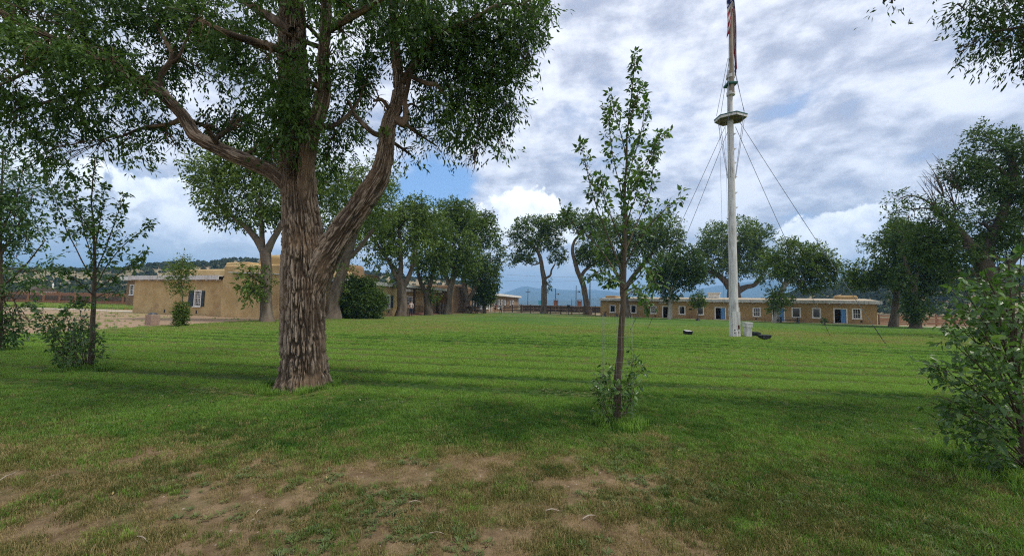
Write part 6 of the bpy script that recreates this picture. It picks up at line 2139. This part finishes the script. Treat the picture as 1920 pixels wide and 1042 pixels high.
def floodlight(px, py, rz, label, sc, lens):
    q = at_ground(px, py)
    f = empty('floodlight', q, rz)
    tag(f, label, 'floodlight', 'floodlights around the flagpole foot')
    w_, d_, h_ = 0.22 * sc, 0.15 * sc, 0.26 * sc
    MB().add([(-w_, -d_, 0.05), (w_, -d_ * .8, 0.05), (w_, d_, 0.05), (-w_, d_, 0.05), (-w_ * 1.15, -d_ * 1.2, h_), (w_ * 1.15, -d_ * 1.2, h_ * .92), (w_ * 1.15, d_ * 1.2, h_ * 1.1), (-w_ * 1.15, d_ * 1.2, h_ * 1.18)],
             [(0, 3, 2, 1), (4, 5, 6, 7), (0, 1, 5, 4), (1, 2, 6, 5), (2, 3, 7, 6), (3, 0, 4, 7)]).build('housing', M['black'], f, bevel=0.02, seg=2)
    MB().add([(-w_ * 1.0, -d_ * 1.0, h_ * 1.02), (w_ * 1.0, -d_ * 1.0, h_ * 0.96), (w_ * 1.0, d_ * 1.0, h_ * 1.10), (-w_ * 1.0, d_ * 1.0, h_ * 1.17)], [(0, 1, 2, 3)]).build('lens', M[lens], f)
    MB().cyl((0, 0, -0.08), (0, 0, 0.06), 0.03, n=8).build('stake', M['metal_dark'], f)
    return f


floodlight(1290, 628, R_(8), 'black box floodlight with a bright top standing alone left of the pole', 0.95, 'white')
floodlight(1416.5, 631, R_(-3), 'black box floodlight tucked beside the white box post', 1.0, 'glass')
q = at_ground(1433.5, 637.5)
f = empty('floodlight', q, R_(-4))
f.scale = (0.85, 0.85, 0.85)
tag(f, 'black bowl shaped floodlight nearest the viewer, right of the white box post', 'floodlight', 'floodlights around the flagpole foot')
mb = MB()
nseg = 10
vs_, fs = [], []
for k in range(nseg + 1):
    t = math.pi * k / nseg
    for y in (-0.17, 0.17):
        vs_.append((-0.34 * math.cos(t), y, 0.30 - 0.22 * math.sin(t) ** 0.7))
for k in range(nseg):
    fs.append((2 * k, 2 * k + 1, 2 * k + 3, 2 * k + 2))
fs.append(tuple(range(0, 2 * nseg + 2, 2)))
fs.append(tuple(range(2 * nseg + 1, 0, -2)))
mb.add(vs_, fs)
mb.build('housing', M['black'], f, bevel=0.01)
MB().box(-0.36, 0.36, -0.19, 0.19, 0.302, 0.335).build('rim', M['metal_dark'], f)
MB().cyl((-0.15, -0.18, 0.2), (-0.15, -0.21, 0.2), 0.07, n=12).build('knob', M['metal_dark'], f)
MB().cyl((0, 0, -0.1), (0, 0, 0.085), 0.04, n=8).build('stake', M['metal_dark'], f)

# square litter bin on the dirt yard
q = at_ground(285, 608.5)
f = empty('litter_bin', q, R_(-12))
tag(f, 'square pinkish aggregate litter bin with a dark lid on the dirt yard', 'bin')
MB().box(-0.24, 0.24, -0.24, 0.24, 0, 0.60).build('body', M['bin_pink'], f, bevel=0.02)
MB().cyl((0, 0, 0.602), (0, 0, 0.70), 0.235, 0.14, 16).build('lid', M['metal_dark'], f)


def picnic_table(P, rz, label, L=2.0):
    t = empty('picnic_table', P, rz)
    tag(t, label, 'picnic table')
    for k in range(5):
        y = -0.36 + k * 0.18
        MB().box(-L / 2, L / 2, y - 0.08, y + 0.08, 0.72, 0.76).build('plank', M['black'], t)
    for s in (-1, 1):
        for k in range(2):
            y = s * (0.68 + k * 0.15)
            MB().box(-L / 2, L / 2, y - 0.068, y + 0.068, 0.42, 0.46).build('bench_plank', M['black'], t)
        for e in (-1, 1):
            x = e * (L / 2 - 0.35)
            MB().cyl((x, s * 0.30, 0.72), (x, s * 0.62, -0.02), 0.05, n=6).build('leg', M['metal_dark'], t)
        x = s * (L / 2 - 0.35)
        MB().box(x - 0.03, x + 0.03, -0.84, 0.84, 0.345, 0.418).build('brace', M['metal_dark'], t)
    return t


q = at_ground(1480, 606.3)
picnic_table(q, R_(-28), 'dark picnic table on the lawn in front of the barracks', 2.4)
q = at_ground(899, 588)
picnic_table(q, RA, 'dark picnic table under the trees by the far wing', 2.0)
# two wheeled cart beside it
q = at_ground(885, 588)
ct = empty('cart', q, RA + R_(70))
tag(ct, 'dark two wheeled cart next to the two stemmed tree', 'cart')
MB().box(-1.2, 1.1, -0.45, 0.45, 0.75, 0.86).build('bed', M['wood_dark'], ct)
for s in (-1, 1):
    MB().box(-1.2, 1.1, s * 0.45 - 0.03, s * 0.45 + 0.03, 0.862, 1.2).build('side_board', M['wood_dark'], ct)
    wh = Tubes()
    a = np.linspace(0, 2 * np.pi, 25)
    wh.add(np.stack([0.62 * np.cos(a), 0 * a + s * 0.62, 0.65 + 0.62 * np.sin(a)], -1), np.full(25, 0.045), 6)
    wo = wh.build('wheel', M['black'], ct)
    for k in range(10):
        t = 2 * math.pi * k / 10
        MB().cyl((0, s * 0.62, 0.65), (0.6 * math.cos(t), s * 0.62, 0.65 + 0.6 * math.sin(t)), 0.022, n=5).build('spoke', M['black'], wo)
    MB().cyl((0, s * 0.56, 0.65), (0, s * 0.70, 0.65), 0.10, n=10).build('hub', M['black'], wo)
MB().cyl((0, -0.6, 0.65), (0, 0.6, 0.65), 0.05, n=8).build('axle', M['metal_dark'], ct)
MB().cyl((1.0, 0, 0.8), (2.6, 0, 0.1), 0.05, n=8).build('shaft', M['wood_dark'], ct)

# old field gun foot by the barracks' left end: low bench on iron stands
q = at_ground(1145, 593)
bn = empty('bench', (q.x, q.y, 0), R_(-30))
tag(bn, 'low dark bench by the barracks\' far left window', 'bench')
MB().box(-1.2, 1.2, -0.2, 0.2, 0.42, 0.47).build('seat', M['wood_dark'], bn)
for x in (-1.0, 1.0):
    MB().box(x - 0.06, x + 0.06, -0.18, 0.18, -0.02, 0.419).build('leg', M['metal_dark'], bn)
q = at_ground(1134.5, 593)
ps = empty('hand_pump', (q.x, q.y, 0))
tag(ps, 'small black iron hand pump at the left corner of the barracks', 'pump')
MB().cyl((0, 0, -0.05), (0, 0, 0.12), 0.28, 0.2, 10).build('foot', M['black'], ps)
MB().cyl((0, 0, 0.121), (0, 0, 0.8), 0.09, 0.07, 10).build('body', M['black'], ps)
MB().cyl((-0.05, 0, 0.78), (0.4, 0, 0.62), 0.025, n=6).build('handle', M['black'], ps)

# dark box on a post before the corral
q = at_ground(1066, 590.5)
sg = empty('post_sign', (q.x, q.y, 0), R_(2))
tag(sg, 'dark box sign on a thin post in front of the corral fence', 'sign')
MB().cyl((0, 0, -0.1), (0, 0, 1.2), 0.05, n=8).build('post', M['black'], sg)
MB().box(-0.28, 0.28, -0.10, 0.10, 1.202, 1.75).build('board', M['black'], sg)

# foot of the barracks' young tree: dark mulch cone
q = at_ground(1308.5, 601.5)
ml = MB().cyl((q.x, q.y, 0), (q.x, q.y, 0.42), 0.34, 0.05, 12).build('mulch_mound', M['black'])
tag(ml, 'dark mulch mound around the thin young tree\'s foot', 'mulch')

# ------------------------------------------------------------------ poles and wires far behind
def pole(px, ptop, Y, r, label, arms=(), lamp=None, name='utility_pole'):
    b_ = at_depth(px, 571, Y)
    f = empty(name, (b_.x, Y, 0))
    tag(f, label, 'pole')
    z1 = at_depth(px, ptop, Y).z
    MB().cyl((0, 0, -0.2), (0, 0, z1), r, r * 0.7, 8).build('post', M['metal_dark'], f)
    for py, half in arms:
        z = at_depth(px, py, Y).z
        a = MB().box(-half, half, -0.08 - r, -0.02 - r, z - 0.09, z + 0.09).build('crossarm', M['metal_dark'], f)
        for k in (-0.9, -0.4, 0.4, 0.9):
            MB().cyl((k * half, -0.05 - r, z + 0.091), (k * half, -0.05 - r, z + 0.35), 0.07, 0.04, 6).build('insulator', M['metal_dark'], a)
    if lamp:
        z = at_depth(px, lamp, Y).z
        MB().box(r, r + 0.7, -0.06, 0.06, z - 0.05, z + 0.05).build('bracket', M['metal_dark'], f)
        MB().ball((r + 0.75, 0, z + 0.0), (0.3, 0.22, 0.25), 8, 6).build('lamp_head', M['metal_dark'], f)
    return f


pole(989.5, 541, 150, 0.14, 'thin dark pole with one crossarm right of the far wing', ((547.5, 0.9),))
pole(1015, 535, 112, 0.11, 'slim dark lamp pole just left of the curving trunk by the corral', (), 546)
pole(1041.5, 541, 125, 0.14, 'dark pole with a lamp above the left brick chimney', (), 551)
pole(1080, 535, 112, 0.13, 'dark lamp pole beside the right brick chimney', (), 546.5)
pole(1072, 560, 112, 0.09, 'short plain dark post between the two brick chimneys')
up = pole(1106, 517, 125, 0.20, 'tall utility pole with two crossarms behind the strongly curved trunk', ((519, 0.8), (525.5, 1.5)))
# small blue green road sign
q = at_depth(1012, 571, 118)
sg = empty('road_sign', (q.x, 118, 0))
tag(sg, 'small blue green road sign beyond the corral', 'sign')
MB().cyl((0, 0, -0.2), (0, 0, 1.9), 0.05, n=6).build('post', M['metal_dark'], sg)
MB().box(-0.4, 0.4, -0.07, -0.045, 1.92 - 0.1, 3.0).build('board', pmat('sign_teal', (0.06, 0.30, 0.36)), sg)
# two overhead wires
pw_top = [at_depth(1106, 519, 125), at_depth(1106, 525.5, 125)]
for k, (pl_, a) in enumerate(zip(((640, 470), (640, 492)), pw_top)):
    far = at_depth(pl_[0], pl_[1], 100)
    t = Tubes()
    u = np.linspace(0, 1, 24)[:, None]
    PP = np.array(a)[None] * (1 - u) + np.array(far)[None] * u
    PP[:, 2] -= 2.0 * 4 * (u * (1 - u))[:, 0]
    t.add(PP, np.full(24, 0.03), 5)
    o = t.build('power_line', M['wire'])
    tag(o, ('upper' if k == 0 else 'lower') + ' overhead wire sagging away left from the tall utility pole', 'wire', 'overhead wires')
# white marker post beyond the left fence
q = at_depth(97.5, 553, 90)
f = empty('marker_post', (q.x, 90, 0))
tag(f, 'thin white post showing above the wooden paling fence', 'post')
MB().cyl((0, 0, -0.1), (0, 0, 3.9), 0.16, 0.12, 8).build('post', M['white'], f)
MB().cyl((0, 0, 3.902), (0, 0, 4.4), 0.2, 0.02, 8).build('cap', M['white'], f)

# ------------------------------------------------------------------ people
def skin_obj(name, V, E, R, mat, parent, sub=1):
    me = bpy.data.meshes.new(name)
    me.from_pydata([tuple(v) for v in V], E, [])
    me.materials.append(mat)
    o = bpy.data.objects.new(name, me)
    link(o, parent)
    sk = o.modifiers.new('skin', 'SKIN')
    sk.use_smooth_shade = True
    for i, d in enumerate(me.skin_vertices[0].data):
        r = R[i]
        d.radius = r if hasattr(r, '__len__') else (r, r)
        d.use_root = (i == 0)
    s = o.modifiers.new('sub', 'SUBSURF')
    s.levels = sub
    s.render_levels = sub
    return o


def person(P, rz, label, h, top, legs, arm='down', hat=None, bare_legs=False, step=0.05):
    f = empty('person', P, rz)
    tag(f, label, 'person')
    k = h / 1.75
    S = lambda x, y, z: (x * k, y * k, z * k)
    V, E, Rr = [], [], []

    def chain(pts, start=None):
        last = start
        for x, y, z, r in pts:
            V.append(S(x, y, z))
            Rr.append((r[0] * k, r[1] * k) if hasattr(r, '__len__') else r * k)
            if last is not None:
                E.append((last, len(V) - 1))
            last = len(V) - 1
        return last
    pel = chain([(0, 0, 0.95, (0.15, 0.11))])
    sp_ = chain([(0, 0.01, 1.12, (0.135, 0.10)), (0, 0.015, 1.30, (0.165, 0.115)), (0, 0.01, 1.42, (0.13, 0.09))], pel)
    nk = chain([(0, 0, 1.50, 0.055), (0, -0.01, 1.58, 0.07), (0, -0.02, 1.66, (0.078, 0.095)), (0, -0.01, 1.73, 0.055)], sp_)
    hands = []
    for s in (-1, 1):
        if arm == 'hip':
            pts = [(s * 0.18, 0, 1.42, 0.055), (s * 0.30, 0.04, 1.18, 0.043), (s * 0.22, -0.10, 0.98, 0.030)]
        else:
            pts = [(s * 0.18, 0, 1.42, 0.055), (s * 0.235, 0.02, 1.15, 0.043), (s * 0.25, -0.05, 0.90, 0.028)]
        wr = chain(pts, sp_)
        x, y, z = pts[-1][:3]
        pm = chain([(x, y - 0.01, z - 0.05, (0.022, 0.034))], wr)
        for q in range(4):
            L = (0.075, 0.085, 0.08, 0.06)[q]
            chain([(x - s * 0.004, y - 0.035 + q * 0.018, z - 0.09, 0.009), (x - s * 0.012, y - 0.04 + q * 0.019, z - 0.09 - L * .6, 0.008), (x - s * 0.03, y - 0.04 + q * 0.018, z - 0.09 - L, 0.007)], pm)
        chain([(x - s * 0.01, y - 0.05, z - 0.06, 0.010), (x - s * 0.02, y - 0.075, z - 0.095, 0.009)], wr)
    for s in (-1, 1):
        chain([(s * 0.09, 0, 0.88, 0.09), (s * 0.11, -0.01, 0.50, 0.058), (s * 0.12, 0.015 + s * step, 0.10, 0.040), (s * 0.12, s * step, 0.04, 0.038), (s * 0.13, -0.14 + s * step, 0.03, 0.032)], pel)
    skin_obj('body', V, E, Rr, M['skin'], f)
    # shirt
    V2, E2, R2 = [S(0, 0, 0.93), S(0, 0.01, 1.12), S(0, 0.015, 1.30), S(0, 0.01, 1.44)], [(0, 1), (1, 2), (2, 3)], [(0.165 * k, 0.125 * k), (0.15 * k, 0.115 * k), (0.18 * k, 0.13 * k), (0.13 * k, 0.095 * k)]
    for s in (-1, 1):
        n0 = len(V2)
        V2 += [S(s * 0.18, 0, 1.42), S(s * (0.26 if arm == 'hip' else 0.215), 0.02, 1.22)]
        E2 += [(3, n0), (n0, n0 + 1)]
        R2 += [0.066 * k, 0.056 * k]
    skin_obj('shirt', V2, E2, R2, M[top], f)
    V3, E3, R3 = [S(0, 0, 0.98), S(0, 0, 0.90)], [(0, 1)], [(0.16 * k, 0.12 * k), (0.16 * k, 0.12 * k)]
    for s in (-1, 1):
        n0 = len(V3)
        zz_ = 0.55 if bare_legs else 0.07
        V3 += [S(s * 0.09, 0, 0.80), S(s * 0.11, -0.01, max(zz_, 0.50))] + ([] if bare_legs else [S(s * 0.12, 0.012 + s * step, 0.08)])
        E3 += [(1, n0), (n0, n0 + 1)] + ([] if bare_legs else [(n0 + 1, n0 + 2)])
        R3 += [0.098 * k, 0.072 * k] + ([] if bare_legs else [0.056 * k])
    skin_obj('shorts' if bare_legs else 'trousers', V3, E3, R3, M[legs], f)
    for s in (-1, 1):
        MB().ball(S(s * 0.127, -0.05 + s * step, 0.045), (0.05 * k, 0.14 * k, 0.045 * k), 10, 6).build('shoe', M['cloth_black'], f, smooth=True)
        MB().ball(S(s * 0.083, -0.01, 1.645), (0.012 * k, 0.022 * k, 0.032 * k), 8, 6).build('ear', M['skin'], f, smooth=True)
        MB().ball(S(s * 0.031, -0.105, 1.665), (0.011 * k, 0.008 * k, 0.008 * k), 8, 6).build('eye', M['cloth_black'], f, smooth=True)
    MB().add([S(-0.016, -0.105, 1.625), S(0.016, -0.105, 1.625), S(0, -0.14, 1.628), S(0, -0.108, 1.672)], [(0, 1, 2), (0, 2, 3), (1, 3, 2), (0, 3, 1)]).build('nose', M['skin'], f)
    MB().box(-0.026 * k, 0.026 * k, -0.112 * k, -0.100 * k, 1.592 * k, 1.600 * k).build('mouth', M['shirt_red'], f)
    MB().ball(S(0, 0.012, 1.695), (0.088 * k, 0.098 * k, 0.075 * k), 12, 8).build('hair', M['hair'], f, smooth=True)
    if hat:
        hb = MB().ball(S(0, -0.005, 1.735), (0.092 * k, 0.105 * k, 0.06 * k), 12, 8)
        hb.box(-0.07 * k, 0.07 * k, -0.19 * k, -0.09 * k, 1.725 * k, 1.738 * k)
        hb.build('cap', M[hat], f, smooth=True)
    return f


person(at_ground(770, 593), R_(14), 'man in a pale pink shirt and dark jeans standing before the porch', 1.80, 'shirt_pale', 'jeans', 'hip', None)
person(at_ground(938.5, 587.6), R_(170), 'person in a grey top and black trousers walking by the white door', 1.74, 'shirt_grey', 'cloth_black', 'down', None, step=0.12)
person(at_ground(928.5, 586.3), R_(-20), 'person in a red top and dark hat standing against the white windows', 1.72, 'shirt_red', 'cloth_black', 'down', 'cloth_black', bare_legs=True)

# ------------------------------------------------------------------ twigs lying on the ground
def stick(p0, p1, r, label, bend=0.005):
    a, b_ = at_ground(*p0), at_ground(*p1)
    mid = (a + b_) / 2 + Vector((0, bend, 0.01))
    t = Tubes()
    zz_ = 0.045
    PP, RR = resample([(a.x, a.y, zz_), (mid.x, mid.y, zz_ + 0.008), (b_.x, b_.y, zz_ - 0.004)], [r, r * 0.9, r * 0.5], 10)
    t.add(PP, RR * 0.75, 6)
    tag(t.build('stick', M['stick'], None, 'crest'), label, 'stick', 'dry sticks lying on the bare ground')


stick((-4, 912), (24, 896), 0.006, 'pale dry stick at the far left on the thin grass', 0.0)
stick((255, 1018), (276, 1028), 0.006, 'short pale stick on bare soil at lower left')
stick((478, 975), (488, 965), 0.005, 'short pale stick standing out on soil below the massive trunk')
stick((1022, 968), (1048, 967), 0.006, 'pale stick lying level in dry grass under the tall sapling')
stick((1092, 984), (1116, 976), 0.007, 'pale stick tilted up to the right in straw colored grass')
stick((766, 952), (790, 951), 0.005, 'dull stick between straw tufts near the middle of the bare ground')
stick((804, 1012), (836, 1013), 0.005, 'dull stick lowest in the picture on sandy soil')
